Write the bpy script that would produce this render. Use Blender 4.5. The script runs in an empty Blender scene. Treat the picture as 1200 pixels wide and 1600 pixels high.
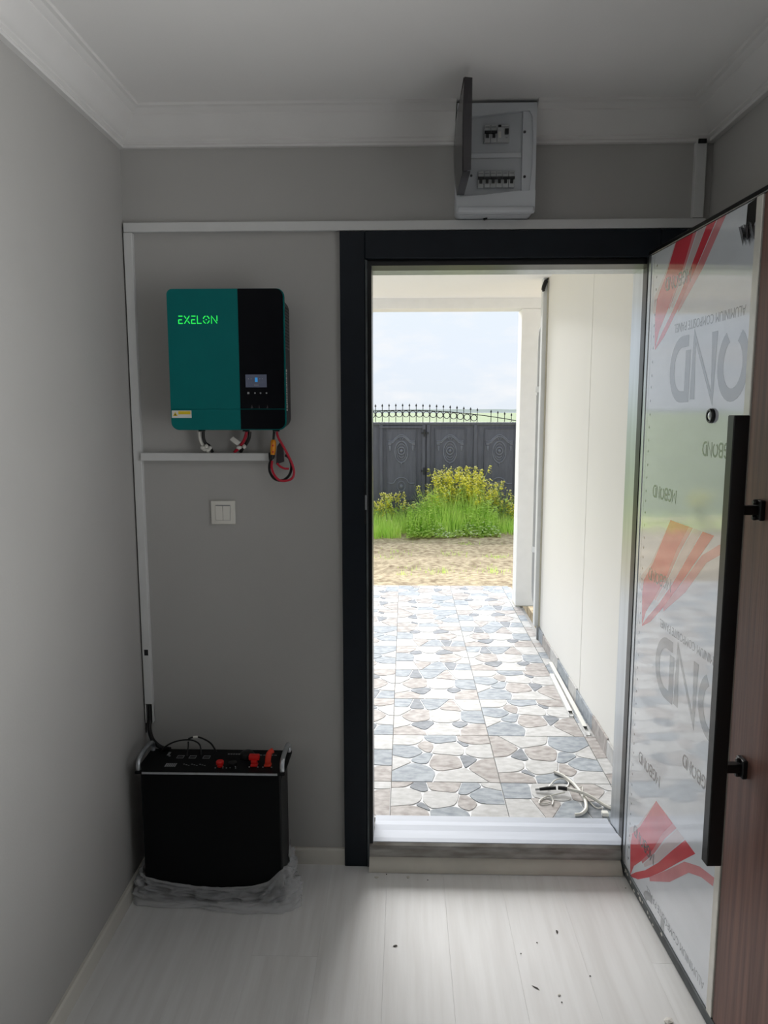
import bpy, bmesh, math, random
from mathutils import Vector, Matrix, noise

# ------------------------------------------------------------------ camera, world, light, exposure
SC = bpy.context.scene
COL = SC.collection
YAW, PITCH, ROLL, FPX = 0.0283, 0.1341, -0.0009, 1165.6
cam_d = bpy.data.cameras.new('camera')
cam_d.sensor_fit = 'HORIZONTAL'; cam_d.sensor_width = 36.0
cam_d.lens = 36.0 * FPX / 1200.0
cam_d.clip_start = 0.02; cam_d.clip_end = 3000
cam = bpy.data.objects.new('camera', cam_d); COL.objects.link(cam)
_F = Vector((-math.sin(YAW) * math.cos(PITCH), math.cos(YAW) * math.cos(PITCH), -math.sin(PITCH)))
_R = Vector((math.cos(YAW), math.sin(YAW), 0)); _U = _R.cross(_F)
_R2 = _R * math.cos(ROLL) + _U * math.sin(ROLL); _U2 = -_R * math.sin(ROLL) + _U * math.cos(ROLL)
cam.matrix_world = Matrix(((_R2.x, _U2.x, -_F.x, 0.0), (_R2.y, _U2.y, -_F.y, -2.395), (_R2.z, _U2.z, -_F.z, 1.55), (0, 0, 0, 1)))
SC.camera = cam
SC.view_settings.view_transform = 'Standard'
SC.view_settings.look = 'None'
SC.view_settings.gamma = 1.0
SC.view_settings.exposure = 0.0
SC.view_settings.use_curve_mapping = False

def lin(c):
    return tuple(((x / 255) / 12.92 if x / 255 <= 0.04045 else ((x / 255 + 0.055) / 1.055) ** 2.4) for x in c) + (1.0,)

world = bpy.data.worlds.new('sky'); SC.world = world; world.use_nodes = True
def build_world():
    nt = world.node_tree; N = nt.nodes; L = nt.links; N.clear()
    out = N.new('ShaderNodeOutputWorld'); bg = N.new('ShaderNodeBackground'); bg.inputs['Strength'].default_value = 1.0
    tc = N.new('ShaderNodeTexCoord'); sep = N.new('ShaderNodeSeparateXYZ'); L.new(tc.outputs['Generated'], sep.inputs[0])
    ramp = N.new('ShaderNodeValToRGB'); L.new(sep.outputs['Z'], ramp.inputs[0])
    e = ramp.color_ramp.elements
    e[0].position = 0.0; e[0].color = lin((232, 240, 248)); e[1].position = 0.22; e[1].color = lin((238, 248, 255))
    x = e.new(0.07); x.color = lin((235, 244, 255))
    x = e.new(1.0); x.color = lin((226, 240, 255))
    mp = N.new('ShaderNodeMapping'); mp.inputs['Scale'].default_value = (2.2, 2.2, 6.0); L.new(tc.outputs['Generated'], mp.inputs[0])
    nz = N.new('ShaderNodeTexNoise'); nz.inputs['Scale'].default_value = 5.0; nz.inputs['Detail'].default_value = 7; nz.inputs['Roughness'].default_value = 0.55
    L.new(mp.outputs[0], nz.inputs[0])
    cr = N.new('ShaderNodeValToRGB'); L.new(nz.outputs[0], cr.inputs[0])
    cr.color_ramp.elements[0].position = 0.47; cr.color_ramp.elements[0].color = (0, 0, 0, 1)
    cr.color_ramp.elements[1].position = 0.68; cr.color_ramp.elements[1].color = (0.75, 0.75, 0.75, 1)
    mx = N.new('ShaderNodeMixRGB'); L.new(cr.outputs[0], mx.inputs[0]); L.new(ramp.outputs[0], mx.inputs[1]); mx.inputs[2].default_value = lin((250, 251, 253))
    L.new(mx.outputs[0], bg.inputs[0]); L.new(bg.outputs[0], out.inputs[0])
build_world()

def light(name, kind, loc, rot, energy, color=(1, 1, 1), **kw):
    d = bpy.data.lights.new(name, kind); d.energy = energy; d.color = color
    for k, v in kw.items(): setattr(d, k, v)
    o = bpy.data.objects.new(name, d); COL.objects.link(o); o.location = loc; o.rotation_euler = rot
    return o
# sun behind thin cloud, ahead of the porch a little to the left: a wide soft disc
sun = light('hazy_sun', 'SUN', (-6, 3, 8), (0, 0, 0), 8.8, (1.0, 0.985, 0.97), angle=math.radians(39))
sun.rotation_euler = Vector((0.065, -0.88, -0.46)).to_track_quat('-Z', 'Y').to_euler()
# fill light added to brighten the hall, in a made-up window beside the camera
light('hall_fill_light', 'AREA', (0.905, -1.60, 1.42), (0, math.radians(105), 0), 12.5, (0.98, 0.985, 1.0), shape='RECTANGLE', size=1.6, size_y=0.85, spread=math.radians(108))

# ------------------------------------------------------------------ helpers
def tag(o, label=None, cat=None, group=None, kind=None):
    if label: o['label'] = label
    if cat: o['category'] = cat
    if group: o['group'] = group
    if kind: o['kind'] = kind
    return o

def empty(name, loc=(0, 0, 0), label=None, cat=None, group=None, kind=None, rz=0.0):
    o = bpy.data.objects.new(name, None); COL.objects.link(o); o.location = loc; o.rotation_euler = (0, 0, rz)
    o.empty_display_size = 0.05
    return tag(o, label, cat, group, kind)

class MB:
    def __init__(s): s.v = []; s.f = []; s.m = []; s.mi = 0; s.fl = []; s.flat = False
    def add(s, vs, fs):
        b = len(s.v); s.v += [tuple(x) for x in vs]
        for f in fs: s.f.append([b + i for i in f]); s.m.append(s.mi); s.fl.append(s.flat)
        return s
    def box(s, x0, x1, y0, y1, z0, z1):
        if x0 > x1: x0, x1 = x1, x0
        if y0 > y1: y0, y1 = y1, y0
        if z0 > z1: z0, z1 = z1, z0
        return s.add([(x0, y0, z0), (x1, y0, z0), (x1, y1, z0), (x0, y1, z0), (x0, y0, z1), (x1, y0, z1), (x1, y1, z1), (x0, y1, z1)],
                     [(0, 3, 2, 1), (4, 5, 6, 7), (0, 1, 5, 4), (1, 2, 6, 5), (2, 3, 7, 6), (3, 0, 4, 7)])
    def bbox(s, x0, x1, y0, y1, z0, z1, b=0.003, seg=2):
        bm = bmesh.new(); bmesh.ops.create_cube(bm, size=1)
        for v in bm.verts:
            v.co = Vector(((x0 + x1) / 2 + v.co.x * abs(x1 - x0), (y0 + y1) / 2 + v.co.y * abs(y1 - y0), (z0 + z1) / 2 + v.co.z * abs(z1 - z0)))
        bmesh.ops.bevel(bm, geom=bm.edges[:], offset=b, segments=seg, profile=0.5, affect='EDGES')
        return s.bm(bm)
    def bm(s, bm):
        bm.verts.index_update()
        s.add([v.co[:] for v in bm.verts], [[v.index for v in f.verts] for f in bm.faces]); bm.free(); return s
    def prism(s, pts, axis, a, b):
        """outline pts (p,q); axis x:(p,q)=(y,z) y:(x,z) z:(x,y), extruded a..b"""
        def mk(p, q, t):
            return (t, p, q) if axis == 'x' else (p, t, q) if axis == 'y' else (p, q, t)
        n = len(pts)
        vs = [mk(p, q, a) for p, q in pts] + [mk(p, q, b) for p, q in pts]
        fs = [list(range(n))[::-1], [n + i for i in range(n)]] + [[i, (i + 1) % n, n + (i + 1) % n, n + i] for i in range(n)]
        return s.add(vs, fs)
    def tube(s, pts, r, n=8, cap=True):
        P = [Vector(p) for p in pts]; m = len(P)
        R = r if isinstance(r, (list, tuple)) else [r] * m
        t0 = (P[1] - P[0]).normalized(); up = Vector((0, 0, 1)) if abs(t0.z) < 0.9 else Vector((0, 1, 0))
        u = t0.cross(up).normalized(); vs = []; fs = []
        for i in range(m):
            t = (P[min(i + 1, m - 1)] - P[max(i - 1, 0)])
            t = t.normalized() if t.length > 1e-9 else t0
            u = (u - t * u.dot(t)); u = u.normalized() if u.length > 1e-6 else t.orthogonal().normalized()
            w = t.cross(u)
            for k in range(n):
                a = 2 * math.pi * k / n; vs.append(P[i] + (u * math.cos(a) + w * math.sin(a)) * R[i])
        for i in range(m - 1):
            for k in range(n): fs.append((i * n + k, i * n + (k + 1) % n, (i + 1) * n + (k + 1) % n, (i + 1) * n + k))
        if cap: fs.append(list(range(n))[::-1]); fs.append([(m - 1) * n + k for k in range(n)])
        return s.add(vs, fs)
    def cyl(s, p, q, r, n=16): return s.tube([p, q], r, n)
    def lathe(s, c, prof, axis='z', n=20):
        """prof: (r,h) list along axis from centre c"""
        vs = []; fs = []; m = len(prof)
        for r, h in prof:
            for k in range(n):
                a = 2 * math.pi * k / n; x, y = r * math.cos(a), r * math.sin(a)
                vs.append({'z': (c[0] + x, c[1] + y, c[2] + h), 'y': (c[0] + x, c[1] + h, c[2] + y), 'x': (c[0] + h, c[1] + x, c[2] + y)}[axis])
        for i in range(m - 1):
            for k in range(n): fs.append((i * n + k, i * n + (k + 1) % n, (i + 1) * n + (k + 1) % n, (i + 1) * n + k))
        fs.append(list(range(n))[::-1]); fs.append([(m - 1) * n + k for k in range(n)])
        return s.add(vs, fs)
    def ball(s, c, r, n=1):
        bm = bmesh.new(); bmesh.ops.create_icosphere(bm, subdivisions=n, radius=1)
        rr = r if isinstance(r, (tuple, list)) else (r, r, r)
        for v in bm.verts: v.co = Vector((c[0] + v.co.x * rr[0], c[1] + v.co.y * rr[1], c[2] + v.co.z * rr[2]))
        return s.bm(bm)
    def build(s, name, mats, parent=None, smooth=None, local=False, recalc=True):
        me = bpy.data.meshes.new(name)
        off = Vector((0, 0, 0))
        if parent is not None and not local:
            p = parent
            while p is not None: off += p.location; p = p.parent
        me.from_pydata([(x - off.x, y - off.y, z - off.z) for x, y, z in s.v], [], s.f)
        mats = mats if isinstance(mats, (list, tuple)) else [mats]
        for m in mats: me.materials.append(m)
        for i, p in enumerate(me.polygons): p.material_index = min(s.m[i], len(mats) - 1)
        if recalc:
            bm = bmesh.new(); bm.from_mesh(me); bmesh.ops.recalc_face_normals(bm, faces=bm.faces); bm.to_mesh(me); bm.free()
        if smooth:
            for p in me.polygons: p.use_smooth = True
            if smooth is not True: me.set_sharp_from_angle(angle=math.radians(smooth))
        o = bpy.data.objects.new(name, me); COL.objects.link(o)
        if parent is not None: o.parent = parent
        return o

def smoothpath(pts, k=6):
    P = [Vector(p) for p in pts]; out = []
    for i in range(len(P) - 1):
        a = P[max(i - 1, 0)]; b = P[i]; c = P[i + 1]; d = P[min(i + 2, len(P) - 1)]
        for j in range(k):
            t = j / k
            out.append(0.5 * ((2 * b) + (c - a) * t + (2 * a - 5 * b + 4 * c - d) * t * t + (3 * b - a - 3 * c + d) * t ** 3))
    out.append(P[-1]); return out

# ------------------------------------------------------------------ materials
MATS = {}
def mat(name, col, rough=0.5, metal=0.0, var=0.06, scale=12.0, bump=0.0, bscale=60.0, stretch=(1, 1, 1), spec=0.5, coat=0.0, emit=None, col2=None, detail=4.0, alpha=None, ior=1.45, objrand=0.0):
    if name in MATS: return MATS[name]
    m = bpy.data.materials.new(name); m.use_nodes = True; MATS[name] = m
    nt = m.node_tree; N = nt.nodes; L = nt.links; b = N['Principled BSDF']
    b.inputs['Roughness'].default_value = rough; b.inputs['Metallic'].default_value = metal
    b.inputs['Specular IOR Level'].default_value = spec; b.inputs['Coat Weight'].default_value = coat; b.inputs['Coat Roughness'].default_value = 0.06
    b.inputs['IOR'].default_value = ior
    c1 = lin(col); c2 = lin(col2) if col2 else tuple(min(1, x * (1 - var * 2)) for x in c1[:3]) + (1,)
    tc = N.new('ShaderNodeTexCoord'); mp = N.new('ShaderNodeMapping'); mp.inputs['Scale'].default_value = stretch
    L.new(tc.outputs['Object'], mp.inputs[0])
    nz = N.new('ShaderNodeTexNoise'); nz.inputs['Scale'].default_value = scale; nz.inputs['Detail'].default_value = detail
    L.new(mp.outputs[0], nz.inputs[0])
    rp = N.new('ShaderNodeValToRGB'); L.new(nz.outputs[0], rp.inputs[0])
    rp.color_ramp.elements[0].position = 0.3; rp.color_ramp.elements[0].color = c2
    rp.color_ramp.elements[1].position = 0.65; rp.color_ramp.elements[1].color = c1
    src = rp.outputs[0]
    if objrand > 0:
        oi = N.new('ShaderNodeObjectInfo'); hs = N.new('ShaderNodeHueSaturation')
        mr = N.new('ShaderNodeMapRange'); mr.inputs['To Min'].default_value = 1 - objrand; mr.inputs['To Max'].default_value = 1 + objrand * 0.5
        L.new(oi.outputs['Random'], mr.inputs[0]); L.new(mr.outputs[0], hs.inputs['Value']); L.new(src, hs.inputs['Color']); src = hs.outputs[0]
        ad = N.new('ShaderNodeVectorMath'); ad.operation = 'ADD'; L.new(tc.outputs['Object'], ad.inputs[0])
        sc_ = N.new('ShaderNodeVectorMath'); sc_.operation = 'SCALE'; sc_.inputs[0].default_value = (7.3, 3.1, 5.7)
        ml = N.new('ShaderNodeMath'); ml.operation = 'MULTIPLY'; ml.inputs[1].default_value = 10; L.new(oi.outputs['Random'], ml.inputs[0]); L.new(ml.outputs[0], sc_.inputs['Scale'])
        L.new(sc_.outputs[0], ad.inputs[1]); L.new(ad.outputs[0], mp.inputs[0])
    L.new(src, b.inputs['Base Color'])
    if bump > 0:
        n2 = N.new('ShaderNodeTexNoise'); n2.inputs['Scale'].default_value = bscale; n2.inputs['Detail'].default_value = 5; L.new(mp.outputs[0], n2.inputs[0])
        bp = N.new('ShaderNodeBump'); bp.inputs['Strength'].default_value = bump; bp.inputs['Distance'].default_value = 0.01
        L.new(n2.outputs[0], bp.inputs['Height']); L.new(bp.outputs[0], b.inputs['Normal'])
    if emit:
        b.inputs['Emission Color'].default_value = lin(emit[0]); b.inputs['Emission Strength'].default_value = emit[1]
    if alpha is not None: b.inputs['Alpha'].default_value = alpha
    return m

M_wall = mat('grey_wall_paint', (178, 177, 174), 0.75, var=0.02, scale=3, bump=0.04, bscale=140)
M_ceil = mat('white_ceiling_paint', (238, 237, 235), 0.8, var=0.015, scale=2, bump=0.03, bscale=120)
M_corn = mat('white_cornice_plaster', (224, 223, 221), 0.7, var=0.02, scale=8)
M_base = mat('white_baseboard', (214, 211, 202), 0.45, var=0.02)
M_trunk = mat('white_pvc_trunking', (213, 214, 213), 0.4, var=0.02)
M_switch = mat('white_switch_plastic', (228, 226, 218), 0.3, var=0.01)
M_plank = mat('whitewashed_oak_laminate', (228, 228, 227), 0.5, spec=0.3, var=0.05, col2=(217, 216, 214), scale=3.5, stretch=(10, 0.7, 1), detail=6, bump=0.05, bscale=14, objrand=0.03)
M_frame = mat('anthracite_frame_paint', (22, 29, 37), 0.42, var=0.1, scale=20, spec=0.3)
M_jamb = mat('black_rebate_paint', (18, 20, 23), 0.3, var=0.1)
M_alu = mat('brushed_aluminium', (198, 203, 208), 0.3, metal=0.9, var=0.08, scale=40, stretch=(1, 1, 0.05))
M_alu2 = mat('pale_edge_profile', (222, 220, 212), 0.3, metal=0.2, var=0.06, scale=20)
M_film = mat('white_protective_film', (220, 226, 234), 0.06, var=0.03, scale=6, spec=1.0, coat=1.0, bump=0.02, bscale=5, stretch=(1, 1, 3))
M_pgrey = mat('film_print_grey', (140, 147, 153), 0.1, var=0.02, spec=1.0, coat=1.0)
M_pdark = mat('film_print_dark_grey', (92, 97, 102), 0.1, var=0.02, spec=1.0, coat=1.0)
M_pred = mat('film_print_red', (226, 74, 88), 0.1, var=0.12, scale=5, spec=1.0, coat=1.0)
M_ppink = mat('film_print_pink', (228, 148, 155), 0.1, var=0.12, scale=6, spec=1.0, coat=1.0)
M_ppale = mat('film_print_pale', (214, 200, 203), 0.1, var=0.04, spec=1.0, coat=1.0)
M_wood = mat('brown_wood_laminate', (130, 96, 86), 0.42, spec=0.3, col2=(98, 72, 65), scale=6, stretch=(10, 10, 0.35), detail=7, bump=0.05, bscale=20)
M_black = mat('black_satin_metal', (14, 14, 15), 0.32, var=0.1)
M_blackp = mat('black_plastic', (16, 17, 19), 0.45, var=0.1)
M_rail = mat('dusty_grey_rail', (84, 90, 92), 0.55, col2=(58, 62, 64), scale=14)
M_teal = mat('teal_plastic', (0, 108, 107), 0.5, var=0.03, spec=0.2)
M_gblack = mat('glossy_black_panel', (3, 5, 12), 0.3, var=0.1, spec=0.15)
M_body = mat('dark_grey_casing', (52, 49, 54), 0.5, var=0.1)
M_led = mat('green_led_lettering', (40, 235, 90), 0.4, emit=((40, 235, 85), 0.9))
M_screen = mat('dim_lcd_screen', (70, 74, 88), 0.25, col2=(60, 64, 78), emit=((70, 76, 92), 0.35))
M_blue = mat('lcd_blue_mark', (50, 130, 190), 0.3, emit=((50, 140, 210), 0.5))
M_mark = mat('grey_print_mark', (150, 152, 155), 0.5, var=0.1)
M_yel = mat('yellow_warning_print', (225, 196, 40), 0.5, var=0.05)
M_lab = mat('white_sticker', (220, 219, 212), 0.5, var=0.03)
M_orange = mat('orange_connector_plastic', (240, 150, 10), 0.4, var=0.05)
M_red = mat('red_cable_sheath', (190, 20, 50), 0.4, var=0.05)
M_redp = mat('red_connector_plastic', (215, 28, 24), 0.4, var=0.05)
M_orred = mat('orange_red_connector_plastic', (225, 60, 38), 0.4, var=0.05)
M_blk = mat('black_cable_sheath', (13, 13, 14), 0.4, var=0.05)
M_wht = mat('white_cable_sheath', (222, 220, 212), 0.4, var=0.05)
M_batt = mat('black_battery_casing', (5, 7, 9), 0.5, var=0.1, spec=0.2)
M_batt2 = mat('charcoal_battery_side', (24, 25, 27), 0.55, var=0.1)
M_dbw = mat('white_panel_plastic', (214, 218, 222), 0.35, var=0.02)
M_dbw2 = mat('white_recess_plastic', (198, 202, 206), 0.4, var=0.02)
M_brk = mat('breaker_grey_plastic', (190, 193, 194), 0.4, var=0.03)
M_sill = mat('white_sill_plastic', (168, 174, 185), 0.6, spec=0.2, var=0.04, scale=5, stretch=(1, 6, 1))
M_thr = mat('worn_aluminium_threshold', (186, 185, 181), 0.4, metal=0.3, col2=(128, 122, 114), scale=9, stretch=(1, 1, 6), detail=8)
M_thr2 = mat('beige_threshold_bead', (216, 212, 200), 0.45, var=0.05)
M_panel = mat('cream_sandwich_panel', (233, 232, 228), 0.5, var=0.01, scale=2)
M_pceil = mat('cream_porch_ceiling', (250, 251, 252), 0.6, var=0.01, scale=2)
M_pillar = mat('white_pillar_paint', (244, 245, 244), 0.6, var=0.02)
M_trimw = mat('pale_grey_metal_trim', (216, 219, 220), 0.45, var=0.03)
M_trimb = mat('beige_seal_strip', (188, 184, 168), 0.6, var=0.05)
M_pipe = mat('grey_downpipe', (168, 170, 172), 0.4, var=0.06)
M_grout = mat('pale_tile_joint', (210, 211, 213), 0.55, spec=0.3, var=0.04, scale=40)
M_mortar = mat('grey_grout_bed', (176, 174, 171), 0.8, var=0.1)
M_st_c = mat('cream_stone_print', (203, 203, 203), 0.75, spec=0.1, col2=(180, 180, 179), scale=24, stretch=(1, 1.7, 1), detail=8, objrand=0.03)
M_st_w = mat('warm_grey_stone_print', (188, 184, 182), 0.75, spec=0.1, col2=(152, 146, 143), scale=24, stretch=(1, 1.7, 1), detail=9, objrand=0.05)
M_st_b = mat('blue_grey_stone_print', (172, 178, 184), 0.75, spec=0.1, col2=(138, 145, 153), scale=24, stretch=(1, 1.7, 1), detail=9, objrand=0.06)
M_st_s = mat('slate_stone_print', (150, 154, 160), 0.75, spec=0.1, col2=(120, 125, 131), scale=24, stretch=(1, 1.7, 1), detail=8, objrand=0.05)
STM = [M_st_c, M_st_w, M_st_b, M_st_s]
M_soil = mat('dry_straw_soil', (206, 190, 158), 0.95, col2=(138, 118, 92), scale=16, stretch=(1, 1.7, 1), detail=10, bump=0.9, bscale=30)
M_field = mat('green_crop_field', (104, 124, 70), 0.95, col2=(92, 112, 60), scale=0.4, detail=8)
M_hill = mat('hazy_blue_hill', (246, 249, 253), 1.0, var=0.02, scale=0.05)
M_gate = mat('anthracite_gate_paint', (92, 95, 106), 0.38, var=0.12, scale=5, stretch=(6, 1, 1))
M_gate_hilite = mat('gate_relief_painted_highlight', (116, 120, 131), 0.38, var=0.12, scale=9)  # gate paint lightened: light on the raised relief is put into the colour
M_iron = mat('dark_iron', (48, 50, 54), 0.5, var=0.1)
M_crumbw = mat('pale_plaster_crumb', (215, 212, 204), 0.8, var=0.1)
M_crumbd = mat('dark_grit', (70, 64, 60), 0.8, var=0.1)

def veg_mat(name, col, col2, transl=0.45):
    m = mat(name, col, 0.6, col2=col2, scale=6)
    nt = m.node_tree; N = nt.nodes; L = nt.links; b = N['Principled BSDF']; o = N['Material Output']
    src = b.inputs['Base Color'].links[0].from_socket
    t = N.new('ShaderNodeBsdfTranslucent'); L.new(src, t.inputs[0])
    mx = N.new('ShaderNodeMixShader'); mx.inputs[0].default_value = transl
    L.new(b.outputs[0], mx.inputs[1]); L.new(t.outputs[0], mx.inputs[2]); L.new(mx.outputs[0], o.inputs[0])
    return m
M_leaf = veg_mat('weed_leaf_green', (222, 240, 150), (190, 222, 112), 0.5)
M_leaf2 = veg_mat('dark_weed_leaf', (156, 184, 116), (120, 154, 94), 0.5)
M_grass = veg_mat('bright_grass', (226, 248, 146), (198, 236, 114), 0.5)
M_stem = veg_mat('pale_stem', (206, 216, 130), (180, 196, 104), 0.5)
M_flow = veg_mat('yellow_flower', (255, 248, 110), (252, 244, 110), 0.45)
M_bud = veg_mat('pale_yellow_bud', (254, 252, 200), (250, 246, 186), 0.4)
M_clover = veg_mat('pale_ground_cover_flower', (252, 254, 238), (246, 250, 226), 0.4)

def clear_mat(name, col, transp, rough, bump=0.0):
    m = bpy.data.materials.new(name); m.use_nodes = True
    nt = m.node_tree; N = nt.nodes; L = nt.links; b = N['Principled BSDF']; o = N['Material Output']
    b.inputs['Base Color'].default_value = lin(col); b.inputs['Roughness'].default_value = rough
    t = N.new('ShaderNodeBsdfTransparent'); t.inputs[0].default_value = (0.95, 0.95, 0.95, 1)
    mx = N.new('ShaderNodeMixShader'); mx.inputs[0].default_value = transp
    L.new(b.outputs[0], mx.inputs[1]); L.new(t.outputs[0], mx.inputs[2]); L.new(mx.outputs[0], o.inputs[0])
    if bump:
        nz = N.new('ShaderNodeTexNoise'); nz.inputs['Scale'].default_value = 30; bp = N.new('ShaderNodeBump'); bp.inputs['Strength'].default_value = bump
        L.new(nz.outputs[0], bp.inputs['Height']); L.new(bp.outputs[0], b.inputs['Normal'])
    return m
M_smoke = clear_mat('smoked_clear_plastic', (58, 54, 58), 0.22, 0.2)
M_wrap = clear_mat('crumpled_clear_plastic', (240, 242, 244), 0.62, 0.12, 0.3)
M_fill_glass = clear_mat('fill_window_glass', (235, 240, 242), 0.9, 0.02)

# ------------------------------------------------------------------ room shell
XL, XR, YB, ZC = -0.878, 0.9225, -5.0, 2.446
TH = 0.19
fl = MB().box(XL - 0.1, XR + 0.1, YB - 0.1, 0.0, -0.12, -0.012).build('floor', M_mortar)
tag(fl, 'pale whitewashed laminate floor of the entrance hall', 'floor', kind='structure')
random.seed(3)
edges = [XL]
x = 0.133 - 0.19 * 6
while x < XR:
    if x > XL + 0.03: edges.append(x)
    x += 0.19
edges.append(XR)
for i in range(len(edges) - 1):
    a, b = edges[i] + 0.0001, edges[i + 1] - 0.0001
    y = -0.0 - 0.001; first = [1.28, 0.7, 1.0, 0.45, 1.2, 0.85][i % 6]
    while y > YB:
        y2 = max(y - first, YB); first = 1.28
        MB().bbox(a, b, y2 + 0.0001, y - 0.0001, -0.012, 0.0, 0.0004, 1).build('plank', M_plank, fl)
        y = y2
tag(MB().box(XL - 0.1, XR + 0.1, YB - 0.1, TH, ZC, ZC + 0.1).build('ceiling', M_ceil), 'white painted ceiling of the entrance hall', 'ceiling', kind='structure')
tag(MB().box(XL - 0.1, XL, YB - 0.1, TH, -0.12, ZC).build('wall_left', M_wall), 'light grey painted wall on the left', 'wall', kind='structure')
WY0, WY1, WZ0, WZ1 = -2.06, -1.14, 0.60, 2.25
wr = MB().box(XR, XR + 0.1, WY1, 0.0, -0.12, ZC); wr.box(XR, XR + 0.1, YB - 0.1, WY0, -0.12, ZC); wr.box(XR, XR + 0.1, WY0, WY1, -0.12, WZ0); wr.box(XR, XR + 0.1, WY0, WY1, WZ1, ZC)
tag(wr.build('wall_right', M_wall), 'grey painted wall behind the open door leaf', 'wall', kind='structure')
OX0, OX1, OZ = -0.135, 0.785, 2.05
wb = MB()
wb.box(XL, OX0, 0, TH, -0.12, ZC); wb.box(OX1, XR + 0.1, 0, TH, -0.12, ZC); wb.box(OX0, OX1, 0, TH, OZ, ZC); wb.box(OX0, OX1, 0, TH, -0.12, 0.02)
tag(wb.build('wall_back', M_wall), 'grey painted end wall around the doorway', 'wall', kind='structure')
tag(MB().box(XL, XR, YB - 0.1, YB, -0.12, ZC).build('wall_rear', M_wall), 'grey painted wall behind the viewer', 'wall', kind='structure')
win = empty('fill_window_1', (XR + 0.05, -1.60, WZ0), 'tall white framed window added out of view in the right wall to brighten the hall', 'window', kind='structure')  # window added out of view to hold the hall's fill light
wf = MB(); t = 0.05
wf.box(XR + 0.03, XR + 0.09, WY0, WY0 + t, WZ0, WZ1); wf.box(XR + 0.03, XR + 0.09, WY1 - t, WY1, WZ0, WZ1); wf.box(XR + 0.03, XR + 0.09, WY0 + t, WY1 - t, WZ0, WZ0 + t); wf.box(XR + 0.03, XR + 0.09, WY0 + t, WY1 - t, WZ1 - t, WZ1); wf.box(XR + 0.03, XR + 0.09, -1.63, -1.57, WZ0 + t, WZ1 - t)
wf.build('fill_window_frame', M_trunk, win)
for a, b in ((WY0 + t, -1.63), (-1.57, WY1 - t)): MB().box(XR + 0.057, XR + 0.063, a, b, WZ0 + t, WZ1 - t).build('pane', M_fill_glass, win)

# cornice: stepped cove profile (d = distance from wall, z)
CP = [(0.0, 2.347), (0.016, 2.347), (0.019, 2.352), (0.017, 2.357), (0.024, 2.362), (0.024, 2.367), (0.030, 2.371), (0.036, 2.379), (0.045, 2.392), (0.055, 2.404), (0.066, 2.415), (0.070, 2.420), (0.070, 2.424), (0.078, 2.429), (0.084, 2.436), (0.092, 2.439), (0.094, ZC), (0.0, ZC)]
def cornice(name, segs, label):
    """segs: list of (side, a, b, mitre_a, mitre_b)"""
    mb = MB(); n = len(CP)
    for side, a, b, ma, mb_ in segs:
        vs = []
        for t_, m_ in ((a, ma), (b, mb_)):
            for d_, z_ in CP:
                s_ = t_ + m_ * d_
                vs.append({'L': (XL + d_, s_, z_), 'R': (XR - d_, s_, z_), 'B': (s_, -d_, z_)}[side])
        mb.add(vs, [list(range(n)), [n + i for i in range(n)][::-1]] + [[i, (i + 1) % n, n + (i + 1) % n, n + i] for i in range(n)])
    return tag(mb.build(name, M_corn, smooth=25), label, 'cornice', kind='structure')
cornice('trim_1', [('L', 0.0, YB, -1, 0)], 'white plaster cornice along the left wall')
cornice('trim_2', [('B', XL, 0.146, 1, 0)], 'white plaster cornice over the doorway, left of the breaker box')
cornice('trim_3', [('B', 0.383, XR, 0, -1)], 'white plaster cornice over the doorway, right of the breaker box')
cornice('trim_4', [('R', 0.0, YB, -1, 0)], 'white plaster cornice along the right wall')
def basebd(name, mb, label): tag(mb.build(name, M_base), label, 'baseboard', kind='structure')
BP = [(0, 0), (0.012, 0), (0.012, 0.05), (0.008, 0.057), (0, 0.057)]
basebd('baseboard_left', MB().prism([(XL + d, z) for d, z in BP], 'y', YB, -0.0), 'white baseboard along the left wall')
basebd('baseboard_back', MB().prism([(-d, z) for d, z in BP], 'x', XL + 0.012, -0.2035), 'white baseboard between battery and door casing')
basebd('baseboard_right', MB().prism([(XR - d, z) for d, z in BP], 'y', YB, -0.0), 'white baseboard along the right wall behind the door')

# ------------------------------------------------------------------ door frame
df = empty('trim_5', (0.32, 0, 0), 'anthracite steel door frame with flat casing around the opening', 'door frame', kind='structure')
MB().bbox(-0.2029, -0.1256, -0.021, 0.0, 0.0, 2.0974, 0.002, 1).build('casing', M_frame, df)
MB().bbox(0.775, 0.852, -0.021, 0.0, 0.0, 2.0974, 0.002, 1).build('casing', M_frame, df)
MB().bbox(-0.1256, 0.775, -0.021, 0.0, 2.0156, 2.0974, 0.002, 1).build('casing', M_frame, df)
# jambs: black rebate towards the room, pale outer half
MB().box(-0.135, -0.106, 0.0, 0.085, 0.0, 2.05).build('jamb', M_jamb, df)
MB().box(-0.135, -0.110, 0.085, TH, 0.0, 2.05).build('outer_jamb', M_frame, df)
MB().box(0.757, 0.785, 0.0, 0.085, 0.0, 2.05).build('jamb', M_jamb, df)
MB().box(0.760, 0.785, 0.085, TH + 0.01, 0.0, 2.05).build('outer_jamb', M_alu, df)
MB().box(-0.106, 0.757, 0.0, 0.085, 1.998, 2.05).build('head_jamb', M_jamb, df)
MB().box(-0.110, 0.760, 0.085, TH + 0.01, 2.004, 2.05).build('outer_head', M_alu, df)
MB().box(-0.1245, -0.1185, -0.0212, -0.004, 0.0, 2.012).build('gasket', M_rail, df)
MB().box(-0.1185, -0.106, -0.006, 0.0, 0.0, 2.0).build('rebate', M_jamb, df)
MB().bbox(-0.1285, -0.1225, -0.0225, -0.012, 1.236, 1.284, 0.001, 1).build('strike_plate', M_alu, df)
MB().box(-0.131, -0.1262, -0.0218, -0.018, 1.19, 1.325).build('strike_recess', M_jamb, df)
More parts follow.
